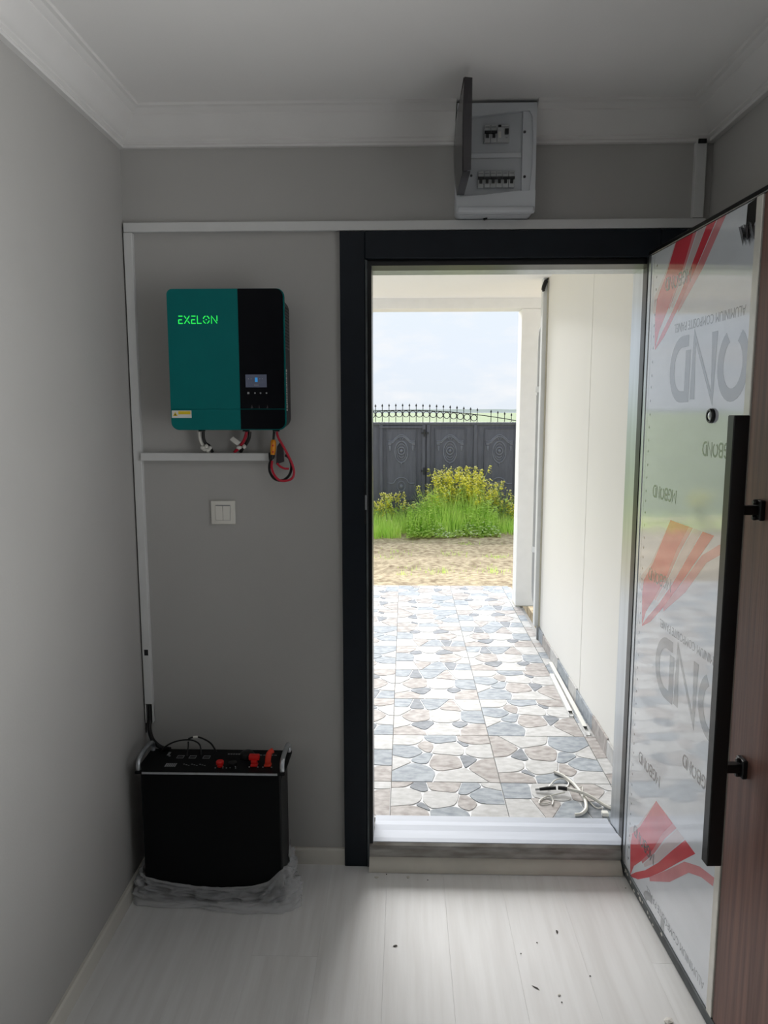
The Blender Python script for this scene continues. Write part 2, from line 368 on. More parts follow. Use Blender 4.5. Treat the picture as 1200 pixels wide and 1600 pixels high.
th = empty('door_sill', (0.32, 0, 0), 'white door sill stepping down outside behind the metal threshold', 'sill')
MB().prism([(0.0, 0.022), (0.235, 0.02), (0.235, 0.043), (0.19, 0.047), (0.15, 0.056), (0.10, 0.060), (0.10, 0.064), (0.03, 0.078), (0.003, 0.080), (0.0, 0.078)], 'x', -0.106, 0.757).build('sill_board', M_sill, th)
ts = empty('threshold', (0.32, -0.02, 0), 'worn grey metal threshold with beige rounded bead at its foot', 'threshold')
MB().prism([(-0.0005, 0.0), (-0.018, 0.0), (-0.018, 0.062), (-0.012, 0.074), (-0.0005, 0.079)], 'x', -0.118, 0.738).build('threshold_plate', M_thr, ts)
MB().prism([(-0.0185, 0.001), (-0.055, 0.001), (-0.055, 0.006), (-0.050, 0.015), (-0.042, 0.024), (-0.033, 0.031), (-0.0185, 0.036)], 'x', -0.118, 0.735).build('bead', M_thr2, ts, smooth=40)

# ------------------------------------------------------------------ door leaf (local x = from hinge outwards, local y = 0 outer face, +y back, z up)
DA = math.atan2(-0.9988, 0.0495)
door = empty('door_1', (0.742, -0.012, 0), 'open entrance door leaf with white film panel, brown wood side and black bar handle', 'door', kind='structure', rz=DA)
LW, LT = 0.97, 0.062
def D(mb, name, m, parent=door, **k): return mb.build(name, m, parent, local=True, **k)
D(MB().box(0.012, LW, 0.008, LT, 0.012, 2.018), 'leaf_core', M_wood)
film = D(MB().bbox(0.030, 0.645, 0.0, 0.010, 0.037, 2.016, 0.0008, 1), 'film_panel', M_film)
D(MB().bbox(0.006, 0.029, -0.002, 0.012, 0.037, 2.016, 0.001, 1), 'hinge_profile', M_alu)
D(MB().box(-0.002, 0.0055, -0.004, 0.03, 0.012, 2.016), 'gasket', M_jamb)
D(MB().bbox(0.646, 0.673, -0.004, 0.012, 0.037, 2.016, 0.0015, 1), 'edge_profile', M_alu2)
wp = D(MB().bbox(0.676, LW, -0.001, 0.010, 0.037, 2.016, 0.0015, 1), 'wood_panel', M_wood)
D(MB().bbox(0.0, LW, -0.004, LT, 0.004, 0.036, 0.002, 1), 'bottom_rail', M_rail)
D(MB().bbox(0.0, LW, -0.004, LT, 2.0165, 2.03, 0.002, 1), 'top_rail', M_black)
# dots and scuffs of sealant along the bottom rail
# peephole
ph = D(MB().lathe((0.484, 0.0, 1.538), [(0.0185, 0.002), (0.0185, -0.006), (0.016, -0.009), (0.0125, -0.009), (0.0115, -0.005)], 'y', 24), 'peephole', M_black, smooth=35)
D(MB().lathe((0.484, 0.0, 1.538), [(0.0113, -0.002), (0.0113, -0.006), (0.007, -0.0085), (0.002, -0.0095)], 'y', 20), 'lens', M_alu, ph, smooth=35)
# pull handle
hd = D(MB().bbox(0.733, 0.762, -0.081, -0.046, 0.507, 1.541, 0.002, 1), 'pull_handle', M_black)
for z in (1.336, 0.742):
    br = D(MB().box(0.738, 0.756, -0.0475, -0.010, z - 0.010, z + 0.010), 'bracket', M_black, hd)
    fb = MB().bbox(0.730, 0.764, -0.013, -0.0008, z - 0.022, z + 0.022, 0.002, 1)
    for sz in (-0.017, 0.017): fb.lathe((0.747, -0.012, z + sz), [(0.006, 0.0), (0.006, -0.006), (0.004, -0.009)], 'y', 10)
    D(fb, 'bracket_base', M_blackp, hd)

# --- printing on the film
def ribbon(mb, pts, w, o=(0, 0), ex=(1, 0), ey=(0, 1), y=-0.0006):
    """flat stroke along pts (glyph space), mapped to door-local (u,z)"""
    P = [Vector((p[0], p[1])) for p in pts]; n = len(P); L_ = []; R_ = []
    for i in range(n):
        if i == 0: d = (P[1] - P[0]).normalized(); m = Vector((-d.y, d.x)); s = 1
        elif i == n - 1: d = (P[-1] - P[-2]).normalized(); m = Vector((-d.y, d.x)); s = 1
        else:
            a = (P[i] - P[i - 1]).normalized(); b = (P[i + 1] - P[i]).normalized()
            na = Vector((-a.y, a.x)); nb = Vector((-b.y, b.x)); m = (na + nb)
            m = m.normalized() if m.length > 1e-6 else na
            s = min(1.0 / max(0.35, m.dot(na)), 1.35)
        L_.append(P[i] + m * w / 2 * s); R_.append(P[i] - m * w / 2 * s)
    def mp(q): return (o[0] + ex[0] * q.x + ey[0] * q.y, y, o[1] + ex[1] * q.x + ey[1] * q.y)
    mb.add([mp(q) for q in L_] + [mp(q) for q in R_], [(i, i + 1, n + i + 1, n + i) for i in range(n - 1)])
def arc(cx, cy, rx, ry, a0, a1, n=14):
    return [(cx + rx * math.cos(math.radians(a0 + (a1 - a0) * i / n)), cy + ry * math.sin(math.radians(a0 + (a1 - a0) * i / n))) for i in range(n + 1)]
GL = {
    'M': (0.95, [[(0.06, 0), (0.06, 1), (0.475, 0.28), (0.89, 1), (0.89, 0)]]),
    'G': (0.82, [arc(0.42, 0.5, 0.36, 0.45, 48, 318, 20) + [(0.72, 0.46), (0.44, 0.46)]]),
    'B': (0.72, [[(0.06, 0.05), (0.06, 0.95), (0.4, 0.95)] + arc(0.4, 0.75, 0.2, 0.2, 80, -80, 8) + [(0.12, 0.52)], [(0.4, 0.53)] + arc(0.4, 0.29, 0.26, 0.24, 80, -90, 10) + [(0.06, 0.05)]]),
    'O': (0.92, [arc(0.46, 0.52, 0.40, 0.44, -62, 242, 26)]),
    'N': (0.86, [[(0.06, 0), (0.06, 1), (0.80, 0), (0.80, 1)]]),
    'D': (0.80, [[(0.06, 0.20), (0.06, 0.95), (0.30, 0.95)] + arc(0.30, 0.5, 0.42, 0.45, 85, -85, 16) + [(0.06, 0.05)]]),
    'E': (0.62, [[(0.6, 0.95), (0.04, 0.95)], [(0.5, 0.5), (0.06, 0.5)], [(0.6, 0.05), (0.06, 0.05), (0.06, 0.5)]]),
    'X': (0.80, [[(0.04, 0.98), (0.30, 0.66)], [(0.74, 0.98), (0.04, 0.02)], [(0.50, 0.36), (0.76, 0.02)]]),
    'L': (0.62, [[(0.06, 1.0), (0.06, 0.05), (0.6, 0.05)]]),
    'o': (0.95, [arc(0.47, 0.5, 0.40, 0.45, 12, 78, 6), arc(0.47, 0.5, 0.40, 0.45, 102, 168, 6), arc(0.47, 0.5, 0.40, 0.45, 192, 258, 6), arc(0.47, 0.5, 0.40, 0.45, 282, 348, 6), [(0.39, 0.5), (0.55, 0.5)]]),
    'n': (0.86, [[(0.06, 0), (0.06, 0.96), (0.80, 0.04)], [(0.80, 0.32), (0.80, 1.0)]]),
}
def lettering(word, width, h, w, gap=0.12):
    """returns list of strokes in metres, text starting at 0"""
    tot = sum(GL[c][0] for c in word) + gap * (len(word) - 1); sx = width / tot; x0 = 0; out = []
    for c in word:
        for st in GL[c][1]: out.append([((x0 + p[0]) * sx, p[1] * h) for p in st])
        x0 += GL[c][0] + gap
    return out
def film_word(word, u_end, z_mid, width, h, w, name, m):
    mb = MB(); i = 0
    for st in lettering(word, width, h, w):      # film hung upside down: text rotated half a turn
        i += 1
        ribbon(mb, st, w, (u_end + width, z_mid + h / 2), (-1, 0), (0, -1), y=-0.00022 - 0.000008 * i)
    return D(mb, name, m, film, recalc=False)
for zt in (1.663, 0.813):
    # last three letters of the large word; the rest lies beyond the film's cut edge
    film_word('OND', 0.208, zt, 0.437, 0.165, 0.031, 'large_lettering', M_pgrey)
mb3 = MB()
for st, k in ((arc(0.275, 0.04, 0.062, 0.034, 175, 95, 8), 0), ([(0.352, 0.0385), (0.352, 0.075)], 1)):
    ribbon(mb3, st, 0.026, y=-0.00022 - 0.00001 * k)
D(mb3, 'large_lettering', M_pgrey, film, recalc=False)
for u, z in ((0.143, 1.91), (0.440, 1.455), (0.121, 1.312), (0.116, 1.058), (0.109, 0.462), (0.425, 0.605), (0.095, 0.205)):
    film_word('MGBOND', u, z, 0.172, 0.036, 0.0055, 'small_lettering', M_pdark)
def font_mesh(text):
    cu = bpy.data.curves.new('print_text', 'FONT'); cu.body = text; cu.size = 1.0; cu.resolution_u = 2
    ob = bpy.data.objects.new('print_text', cu); COL.objects.link(ob)
    bpy.context.view_layer.update()
    me = bpy.data.meshes.new_from_object(ob.evaluated_get(bpy.context.evaluated_depsgraph_get()))
    bpy.data.objects.remove(ob); bpy.data.curves.remove(cu)
    vs = [v.co[:] for v in me.vertices]; fs = [list(p.vertices) for p in me.polygons]; bpy.data.meshes.remove(me)
    x1 = max(v[0] for v in vs); x0 = min(v[0] for v in vs); y1 = max(v[1] for v in vs)
    return [((v[0] - x0) / (x1 - x0), v[1] / y1) for v in vs], fs
fv, ff = font_mesh('ALUMINIUM COMPOSITE PANEL')
for z in (1.778, 0.932, 0.08):
    D(MB().add([(0.222 + 0.40 * (1 - a), -0.0003, z + 0.012 - 0.024 * b) for a, b in fv], ff), 'small_lettering', M_pgrey, film, recalc=False)
# red swooshes: (upper edge, lower edge) lists relative to the swoosh top; repeated every 0.85 m, cut at the film edge
def clip_poly(P, ztop, umax=0.644):
    for ax, lim in ((1, ztop), (0, umax)):
        out = []
        for i in range(len(P)):
            a, b = P[i], P[(i + 1) % len(P)]
            if a[ax] <= lim: out.append(a)
            if (a[ax] <= lim) != (b[ax] <= lim):
                t_ = (lim - a[ax]) / (b[ax] - a[ax]); out.append((a[0] + (b[0] - a[0]) * t_, a[1] + (b[1] - a[1]) * t_))
        P = out
    return P
SW = [
    (M_ppale, [(0.245, -0.02), (0.135, -0.150), (0.060, -0.205), (0.055, -0.25)], [(0.262, 0.0), (0.150, -0.150), (0.074, -0.225), (0.074, -0.26)]),
    (M_ppale, [(0.415, 0.0), (0.345, -0.075), (0.275, -0.162), (0.190, -0.25)], [(0.462, 0.0), (0.385, -0.082), (0.300, -0.172), (0.200, -0.255)]),
    (M_pred, [(0.262, 0.0), (0.205, -0.075), (0.148, -0.149), (0.082, -0.215), (0.074, -0.26), (0.078, -0.31), (0.083, -0.357)], [(0.385, 0.0), (0.318, -0.072), (0.257, -0.160), (0.205, -0.222), (0.150, -0.272), (0.112, -0.308), (0.085, -0.357)]),
    (M_ppink, [(0.385, 0.0), (0.318, -0.072), (0.257, -0.160), (0.172, -0.25)], [(0.410, 0.0), (0.338, -0.075), (0.268, -0.165), (0.180, -0.256)]),
    (M_pred, [(0.468, 0.0), (0.385, -0.085), (0.300, -0.175), (0.205, -0.262), (0.130, -0.318), (0.084, -0.358)], [(0.532, 0.0), (0.430, -0.092), (0.335, -0.180), (0.240, -0.262), (0.150, -0.330), (0.086, -0.362)]),
    (M_ppink, [(0.640, 0.004), (0.560, -0.018), (0.470, -0.062), (0.360, -0.160), (0.240, -0.262)], [(0.636, -0.022), (0.572, -0.040), (0.500, -0.075), (0.385, -0.180), (0.245, -0.272)]),
]
for base in (2.093, 1.243, 0.393):
    for j, (m_, A, B) in enumerate(SW):
        mb = MB(); y = -0.00008 - 0.000012 * j
        for i in range(len(A) - 1):
            q = clip_poly([(A[i][0], base + A[i][1]), (A[i + 1][0], base + A[i + 1][1]), (B[i + 1][0], base + B[i + 1][1]), (B[i][0], base + B[i][1])], 2.0155)
            if len(q) >= 3: mb.add([(a, y, b) for a, b in q], [list(range(len(q)))])
        if mb.f: D(mb, 'red_swoosh', m_, film, recalc=False)
# perforation marks down the hinge side
pf = MB(); random.seed(5); z = 0.08
while z < 1.99:
    u = 0.060 + 0.012 * (z / 2) + random.uniform(-0.001, 0.001); r = 0.0042
    pf.add([(u - r, -0.0001, z), (u, -0.0001, z - r * 1.3), (u + r, -0.0001, z), (u, -0.0001, z + r * 1.3)], [(0, 1, 2, 3)])
    z += random.uniform(0.030, 0.042)
pf.box(0.0490, 0.0498, -0.0001, 0.0002, 0.04, 2.01)
tag(D(pf, 'perforation_marks', M_pdark, film, recalc=False), kind='stuff')
# torn film corner near the top
tp = MB().add([(u, -0.0004, z) for u, z in ((0.600, 2.012), (0.640, 2.0155), (0.643, 1.968), (0.636, 1.962), (0.626, 1.940), (0.610, 1.934), (0.590, 1.946), (0.598, 1.972))], [list(range(8))])
D(tp, 'torn_hole', M_black, film, recalc=False)
tc_ = MB(); random.seed(8)
for k in range(9):
    u0 = 0.586 + 0.0065 * k; zz = 1.972 - 0.012 * random.random()
    a = (u0, -0.002 - 0.010 * random.random(), zz - 0.002); b = (u0 + 0.009, -0.003 - 0.012 * random.random(), zz - 0.006)
    c_ = (u0 + 0.006, -0.0016, zz - 0.034 - 0.018 * random.random()); d_ = (u0 - 0.003, -0.002, zz - 0.030)
    tc_.add([a, b, c_, d_], [(0, 1, 2, 3)])
D(tc_, 'torn_film_flap', M_smoke, film, recalc=False)
# plaster smears on the bottom rail
sm = MB(); random.seed(11)
for k in range(16):
    u = 0.04 + random.random() * 0.32; z = 0.010 + random.random() * 0.02; r = 0.002 + random.random() * 0.004
    sm.ball((u, -0.0042, z), (r * 1.5, 0.0008, r), 1)
tag(D(sm, 'plaster_spatter', M_crumbw), kind='stuff')

# ------------------------------------------------------------------ cable trunking
def trunk(name, x0, x1, z0, z1, label, d=0.02, vertical=True, y0=0.0):
    e = empty(name, ((x0 + x1) / 2, y0, min(z0, z1)), label, 'cable trunking', 'white plastic cable trunking')
    MB().box(x0, x1, y0, y0 - d * 0.72, z0, z1).build('channel', M_trunk, e)
    i = 0.0012
    if vertical: MB().bbox(x0 - 0.0006, x1 + 0.0006, y0 - d * 0.62, y0 - d, z0, z1, 0.0015, 1).build('cover', M_trunk, e)
    else: MB().bbox(x0, x1, y0 - d * 0.62, y0 - d, z0 - 0.0006, z1 + 0.0006, 0.0015, 1).build('cover', M_trunk, e)
    return e
G = 0.0008
trunk('cable_trunking', -0.872, 0.905, 2.100, 2.127, 'long horizontal white trunking running above the door frame', vertical=False)
tl = trunk('cable_trunking', -0.8725, -0.847, 0.575, 2.098, 'tall vertical white trunking in the left corner down to the battery')
mbx = MB().box(-0.8725, -0.847, 0.0, -0.003, 0.508, 0.5745); mbx.box(-0.8725, -0.8705, 0.0, -0.018, 0.508, 0.5745); mbx.box(-0.849, -0.847, 0.0, -0.018, 0.508, 0.5745)
mbx.build('open_end', M_trunk, tl)
MB().box(-0.866, -0.853, -0.0195, -0.0206, 0.745, 0.765).build('knockout', M_jamb, tl)
trunk('cable_trunking', -0.8455, -0.433, 1.3945, 1.4185, 'short horizontal white trunking under the teal inverter', d=0.032, vertical=False)
tr = trunk('cable_trunking', 0.866, 0.897, 2.129, 2.346, 'short vertical white trunking under the cornice in the right corner')
MB().box(0.870, 0.893, -0.0205, -0.026, 2.340, 2.352).build('foam_plug', M_black, tr)
mb = MB().tube(smoothpath([(-0.8755, -0.006, 2.09), (-0.876, -0.004, 1.6), (-0.8755, -0.005, 1.1), (-0.876, -0.006, 0.6), (-0.8755, -0.008, 0.47)], 5), 0.002, 6)  # thin black tube along the dark line beside the corner trunking
tag(mb.build('thin_dark_line', M_blk, smooth=True), 'thin black line between left wall and trunking', 'cable')

# ------------------------------------------------------------------ light switch
sw = empty('light_switch', (-0.59, 0, 1.185), 'white double rocker light switch on the grey wall', 'light switch')
f = MB(); z0, z1, x0, x1 = 1.186, 1.263, -0.630, -0.551
f.bbox(x0, x1, -0.0095, 0.0, z0, z1, 0.0025, 2); f.build('frame', M_switch, sw, smooth=35)
MB().box(x0 + 0.0155, x1 - 0.0155, -0.0100, -0.0094, z0 + 0.013, z1 - 0.013).build('surround', M_mark, sw)
for a, b in ((x0 + 0.0165, -0.5911), (-0.5899, x1 - 0.0165)):
    MB().prism([(-0.0098, z0 + 0.0142), (-0.0118, z0 + 0.0142), (-0.0150, z1 - 0.0165), (-0.0098, z1 - 0.0165)], 'x', a, b).build('rocker', M_switch, sw)

# ------------------------------------------------------------------ inverter
iv = empty('inverter', (-0.536, -0.06, 1.494), 'teal and black wall inverter with glowing green lettering', 'inverter')
def rrect(x0, x1, z0, z1, rs, n=6):
    """rs: radii tl,tr,br,bl"""
    pts = []
    for (cx, cz, a0), r in zip(((x0, z1, 180), (x1, z1, 90), (x1, z0, 0), (x0, z0, -90)), rs):
        sx = 1 if cx == x0 else -1; sz = 1 if cz == z0 else -1
        if r <= 0: pts.append((cx, cz)); continue
        for i in range(n + 1):
            a = math.radians(a0 - 90 * i / n); pts.append((cx + sx * r + r * math.cos(a), cz + sz * r + r * math.sin(a)))
    return pts
IX0, IX1, IZ0, IZ1, ISX = -0.712, -0.360, 1.494, 1.912, -0.4985
MB().prism(rrect(-0.706, -0.3650, 1.499, 1.896, (0.02, 0.035, 0.03, 0.02)), 'y', -0.003, -0.1175).build('casing', M_body, iv, smooth=30)
sd = MB()
for k in range(14): z = 1.74 + k * 0.0095; sd.box(-0.3655, -0.3632, -0.100, -0.02, z, z + 0.005)
sd.build('side_vent', M_jamb, iv)
MB().prism(rrect(IX0, IX1, IZ0, IZ1, (0.017, 0.024, 0.024, 0.024)), 'y', -0.1178, -0.124).build('cover_rim', M_teal, iv, smooth=30)
MB().prism(rrect(IX0 + 0.0012, ISX, 1.5575, IZ1 - 0.0012, (0.016, 0, 0, 0)), 'y', -0.1235, -0.1300).build('teal_panel', M_teal, iv)
MB().prism(rrect(IX0 + 0.0012, ISX, IZ0 + 0.0012, 1.5567, (0, 0, 0, 0.023)), 'y', -0.1235, -0.1300).build('teal_panel', M_teal, iv)
MB().prism(rrect(ISX + 0.0003, IX1 - 0.004, 1.5585, IZ1 - 0.0012, (0, 0.022, 0, 0)), 'y', -0.1235, -0.1302).build('black_panel', M_gblack, iv)
MB().prism(rrect(ISX + 0.0003, IX1 - 0.004, IZ0 + 0.003, 1.5555, (0, 0, 0.021, 0)), 'y', -0.1235, -0.1302).build('black_panel', M_gblack, iv)
lg = MB()
for i, st in enumerate(lettering('EXELon', 0.118, 0.0235, 0.0036, 0.16)):
    ribbon(lg, st, 0.0027, (-0.678, 1.8095), y=-0.1306 - 0.00003 * i)
tag(lg.build('logo_lettering', M_led, iv, recalc=False), 'glowing green lettering')
s_ = MB().box(-0.4805, -0.4165, -0.1300, -0.1310, 1.622, 1.660).build('screen', M_screen, iv)
MB().box(-0.452, -0.444, -0.1309, -0.1314, 1.638, 1.651).build('battery_icon', M_blue, s_)
bl = MB()
for a in (0.470, 0.462, 0.436, 0.428): bl.box(-a - 0.003, -a, -0.1309, -0.1313, 1.6465, 1.648)
bl.box(-0.455, -0.441, -0.1309, -0.1313, 1.628, 1.6295); bl.build('screen_marks', M_mark, s_)
for i, bx_ in enumerate((-0.473, -0.453, -0.436, -0.418)):
    b = MB()
    if i == 0: b.box(bx_ - 0.003, bx_ + 0.003, -0.130, -0.1312, 1.602, 1.608)
    else: b.lathe((bx_, -0.130, 1.605), [(0.0025, 0.0), (0.0025, -0.001), (0.0012, -0.0014)], 'y', 8)
    b.build('button', M_mark, iv)
for bx_, w_ in ((-0.463, 0.004), (-0.441, 0.002), (-0.416, 0.003)):
    MB().prism([(bx_ - w_, 1.5592), (bx_ + w_, 1.5592), (bx_, 1.570)], 'y', -0.130, -0.1306).build('panel_mark', M_body, iv)
wl = MB().box(-0.708, -0.648, -0.1295, -0.1306, 1.531, 1.553).build('warning_label', M_lab, iv)
MB().box(-0.688, -0.651, -0.1305, -0.1309, 1.5415, 1.551).build('warning_strip', M_yel, wl)
wt = MB().prism([(-0.7045, 1.5365), (-0.6905, 1.5365), (-0.6975, 1.549)], 'y', -0.1305, -0.1309); wt.build('warning_triangle', M_yel, wl)
MB().prism([(-0.7005, 1.5385), (-0.6945, 1.5385), (-0.6975, 1.5445)], 'y', -0.1308, -0.1311).build('warning_mark', M_jamb, wl)
sl = MB().box(-0.3652, -0.3641, -0.100, -0.070, 1.552, 1.678).build('serial_label', M_lab, iv)
sb = MB(); random.seed(2); z = 1.557
while z < 1.67: h_ = random.uniform(0.001, 0.004); sb.box(-0.3642, -0.3638, -0.096, -0.074, z, z + h_); z += h_ + random.uniform(0.0015, 0.005)
sb.build('barcode', M_jamb, sl)
MB().box(-0.3652, -0.3641, -0.114, -0.106, 1.685, 1.735).build('side_sticker', M_yel, iv)
for gx in (-0.640, -0.500, -0.405): MB().cyl((gx, -0.05, 1.5), (gx, -0.05, 1.488), 0.011, 12).build('cable_gland', M_blackp, iv)

def cable(name, pts, r, m, label, cat='cable', group=None, k=6, n=8):
    return tag(MB().tube(smoothpath(pts, k), r, n).build(name, m, smooth=40), label, cat, group)
# cables entering the trunking
cable('power_cable', [(-0.649, -0.050, 1.487), (-0.648, -0.048, 1.468), (-0.644, -0.042, 1.450), (-0.634, -0.030, 1.436), (-0.630, -0.020, 1.421)], 0.0045, M_wht, 'white cable hanging from the left underside of the inverter')
cable('power_cable', [(-0.637, -0.046, 1.487), (-0.637, -0.044, 1.466), (-0.632, -0.038, 1.450), (-0.622, -0.028, 1.440), (-0.617, -0.018, 1.421)], 0.005, M_blk, 'black cable beside the white one under the inverter')
ct = MB()
random.seed(4)
for p_, r_ in (((-0.640, -0.045, 1.436), (0.009, 0.006, 0.008)), ((-0.629, -0.043, 1.440), (0.007, 0.006, 0.009)), ((-0.618, -0.041, 1.436), (0.007, 0.005, 0.007)), ((-0.634, -0.047, 1.430), (0.008, 0.004, 0.005)), ((-0.622, -0.045, 1.430), (0.008, 0.004, 0.005))): ct.ball(p_, r_, 1)
tag(ct.build('cable_clamp', M_lab), 'white plastic clamp tying two cables under the inverter', 'cable clamp')
cable('battery_lead', [(-0.498, -0.052, 1.487), (-0.503, -0.050, 1.470), (-0.513, -0.045, 1.452), (-0.528, -0.034, 1.436), (-0.545, -0.020, 1.4215)], 0.005, M_red, 'red battery lead curving from inverter into the trunking')
cable('battery_lead', [(-0.489, -0.046, 1.487), (-0.493, -0.044, 1.466), (-0.505, -0.038, 1.446), (-0.518, -0.026, 1.434), (-0.526, -0.018, 1.4215)], 0.0055, M_blk, 'black battery lead behind the red one under the inverter')
tg = MB(); tg.prism([(-0.551, 1.462), (-0.540, 1.472), (-0.517, 1.455), (-0.528, 1.444)], 'y', -0.056, -0.0535)
tag(tg.build('cable_tag', M_lab), 'folded white paper tag on the red battery lead', 'tag')
t2 = MB()
for p_, r_ in (((-0.524, -0.047, 1.437), (0.010, 0.006, 0.007)), ((-0.508, -0.045, 1.440), (0.007, 0.006, 0.008))): t2.ball(p_, r_, 1)
tag(t2.build('cable_clamp', M_lab), 'white plastic clamp around red and black battery leads', 'cable clamp')
# solar leads with connectors
cable('solar_lead', [(-0.411, -0.052, 1.487), (-0.412, -0.054, 1.473), (-0.413, -0.055, 1.462)], 0.004, M_blk, 'short black lead above the orange connector')
oc = empty('cable_connector', (-0.416, -0.055, 1.41), 'orange plug connector hanging beside the trunking end', 'connector')
MB().tube([(-0.4130, -0.055, 1.462), (-0.4135, -0.055, 1.455), (-0.4150, -0.055, 1.430), (-0.4165, -0.055, 1.415)], [0.006, 0.0088, 0.0088, 0.007], 8).build('plug_body', M_orange, oc)
MB().tube([(-0.4165, -0.055, 1.4148), (-0.418, -0.055, 1.402)], [0.0068, 0.005], 8).build('plug_nut', M_blackp, oc)
for z in (1.424, 1.444): MB().ball((-0.4140, -0.0635, z), (0.0028, 0.0012, 0.0035), 1).build('rivet', M_redp, oc)
cable('solar_lead', [(-0.4205, -0.050, 1.404), (-0.428, -0.050, 1.385), (-0.428, -0.050, 1.362), (-0.416, -0.050, 1.341), (-0.398, -0.050, 1.333), (-0.380, -0.050, 1.337), (-0.364, -0.050, 1.354), (-0.359, -0.050, 1.380), (-0.366, -0.050, 1.404), (-0.378, -0.048, 1.413)], 0.0042, M_blk, 'black lead looped below the inverter')
cable('solar_lead', [(-0.401, -0.060, 1.487), (-0.397, -0.062, 1.470), (-0.386, -0.062, 1.450), (-0.370, -0.062, 1.420), (-0.354, -0.062, 1.385), (-0.349, -0.062, 1.360), (-0.355, -0.062, 1.342), (-0.372, -0.062, 1.334), (-0.395, -0.062, 1.335), (-0.412, -0.060, 1.352), (-0.420, -0.058, 1.376), (-0.418, -0.056, 1.396)], 0.0038, M_red, 'red lead looped below the inverter')
cable('solar_lead', [(-0.403, -0.056, 1.388), (-0.394, -0.058, 1.379), (-0.380, -0.0585, 1.372), (-0.366, -0.0560, 1.371)], 0.0036, M_red, 'short red lead inside the cable loop')
gc = empty('cable_splitter', (-0.395, -0.045, 1.39), 'grey and black cable splitter block at the trunking end', 'connector')
MB().prism([(-0.408, 1.384), (-0.384, 1.392), (-0.386, 1.446), (-0.396, 1.452), (-0.404, 1.440)], 'y', -0.030, -0.046).build('splitter_body', M_body, gc)
MB().prism([(-0.4325, 1.420), (-0.4230, 1.424), (-0.4220, 1.398), (-0.4305, 1.396)], 'y', -0.024, -0.043).build('end_cap', M_blackp, gc)

# ------------------------------------------------------------------ distribution box
db = empty('breaker_box', (0.265, -0.04, 2.13), 'white plastic breaker box with open smoked lid above the door', 'breaker box')
MB().prism(rrect(0.149, 0.380, 2.130, 2.438, (0.012, 0.012, 0.016, 0.016)), 'y', -0.001, -0.066).build('housing', M_dbw, db, smooth=30)
MB().prism(rrect(0.160, 0.374, 2.150, 2.430, (0.01,) * 4), 'y', -0.066, -0.074).build('back_plate', M_dbw2, db)
def wave(x0, x1, za, zb, n=12): return [(x0 + (x1 - x0) * i / n, za + (zb - za) * (0.5 - 0.5 * math.cos(math.pi * i / n))) for i in range(n + 1)]
MB().prism([(0.150, 2.133)] + [(0.379, 2.133)] + wave(0.149, 0.380, 2.176, 2.192)[::-1], 'y', -0.066, -0.091).build('lower_fascia', M_dbw, db, smooth=25)
MB().bbox(0.152, 0.377, -0.066, -0.099, 2.130, 2.147, 0.006, 3).build('bottom_lip', M_dbw, db, smooth=40)
MB().prism(wave(0.149, 0.380, 2.398, 2.414) + [(0.380, 2.436), (0.149, 2.436)], 'y', -0.066, -0.086).build('upper_fascia', M_dbw, db, smooth=25)
MB().prism([(0.340, 2.190), (0.362, 2.192), (0.368, 2.25), (0.370, 2.33), (0.366, 2.396), (0.358, 2.413), (0.340, 2.412)], 'y', -0.066, -0.083).build('side_strip', M_dbw, db, smooth=25)
MB().prism([(0.362, 2.191), (0.379, 2.192), (0.379, 2.413), (0.358, 2.413), (0.366, 2.396), (0.370, 2.33), (0.368, 2.25)], 'y', -0.066, -0.090).build('side_rim', M_dbw, db, smooth=25)
MB().bbox(0.176, 0.339, -0.074, -0.081, 2.287, 2.301, 0.002, 1).build('middle_bar', M_dbw, db)
for sx, sz in ((0.3455, 2.356), (0.348, 2.232)): MB().lathe((sx, -0.083, sz), [(0.004, 0.0), (0.004, -0.0015), (0.002, -0.002)], 'y', 10).build('screw', M_body, db)
def breaker(x0, x1, z0, z1, kind):
    b = MB().bbox(x0 + 0.0004, x1 - 0.0004, -0.074, -0.0865, z0, z1, 0.001, 1).build('breaker', M_brk, db); h = z1 - z0; xm = (x0 + x1) / 2
    MB().box(x0 + 0.003, x1 - 0.003, -0.0863, -0.0869, z1 - h * 0.17, z1 - h * 0.10).build('rating_print', M_mark, b)
    if kind == 'pole':
        MB().box(x0 + 0.0004, x1 - 0.0004, -0.0863, -0.0935, z0 + h * 0.48, z0 + h * 0.62).build('toggle_bar', M_jamb, b)
        MB().box(xm - 0.0042, xm + 0.0042, -0.0863, -0.0905, z0 + h * 0.24, z0 + h * 0.48).build('toggle', M_jamb, b)
    else:
        MB().box(x1 - 0.013, x1 - 0.003, -0.0863, -0.0925, z0 + h * 0.42, z0 + h * 0.74).build('toggle', M_jamb, b)
        MB().box(x0 + 0.003, x0 + 0.012, -0.0863, -0.0885, z1 - h * 0.14, z1 - h * 0.02).build('test_button', M_jamb, b)
        MB().box(x1 - 0.011, x1 - 0.005, -0.0863, -0.0869, z0 + h * 0.22, z0 + h * 0.27).build('rating_print', M_mark, b)
        MB().box(x0 + 0.004, x0 + 0.012, -0.0863, -0.0869, z0 + h * 0.25, z0 + h * 0.6).build('label', M_lab, b)
breaker(0.228, 0.2465, 2.328, 2.376, 'pole'); breaker(0.2465, 0.265, 2.328, 2.376, 'pole'); breaker(0.265, 0.301, 2.328, 2.376, 'rcd')
for k in range(6): breaker(0.211 + 0.018 * k, 0.229 + 0.018 * k, 2.202, 2.248, 'pole')
ld = MB(); NY, NZ = 10, 14; vs = []; 
def lidx(t_, s_): # t along depth 0..1, s along height 0..1
    return 0.1485 + 0.0035 * t_ - 0.010 * math.sin(math.pi * s_) * (1 - t_ * 0.7)
outer = []; inner = []
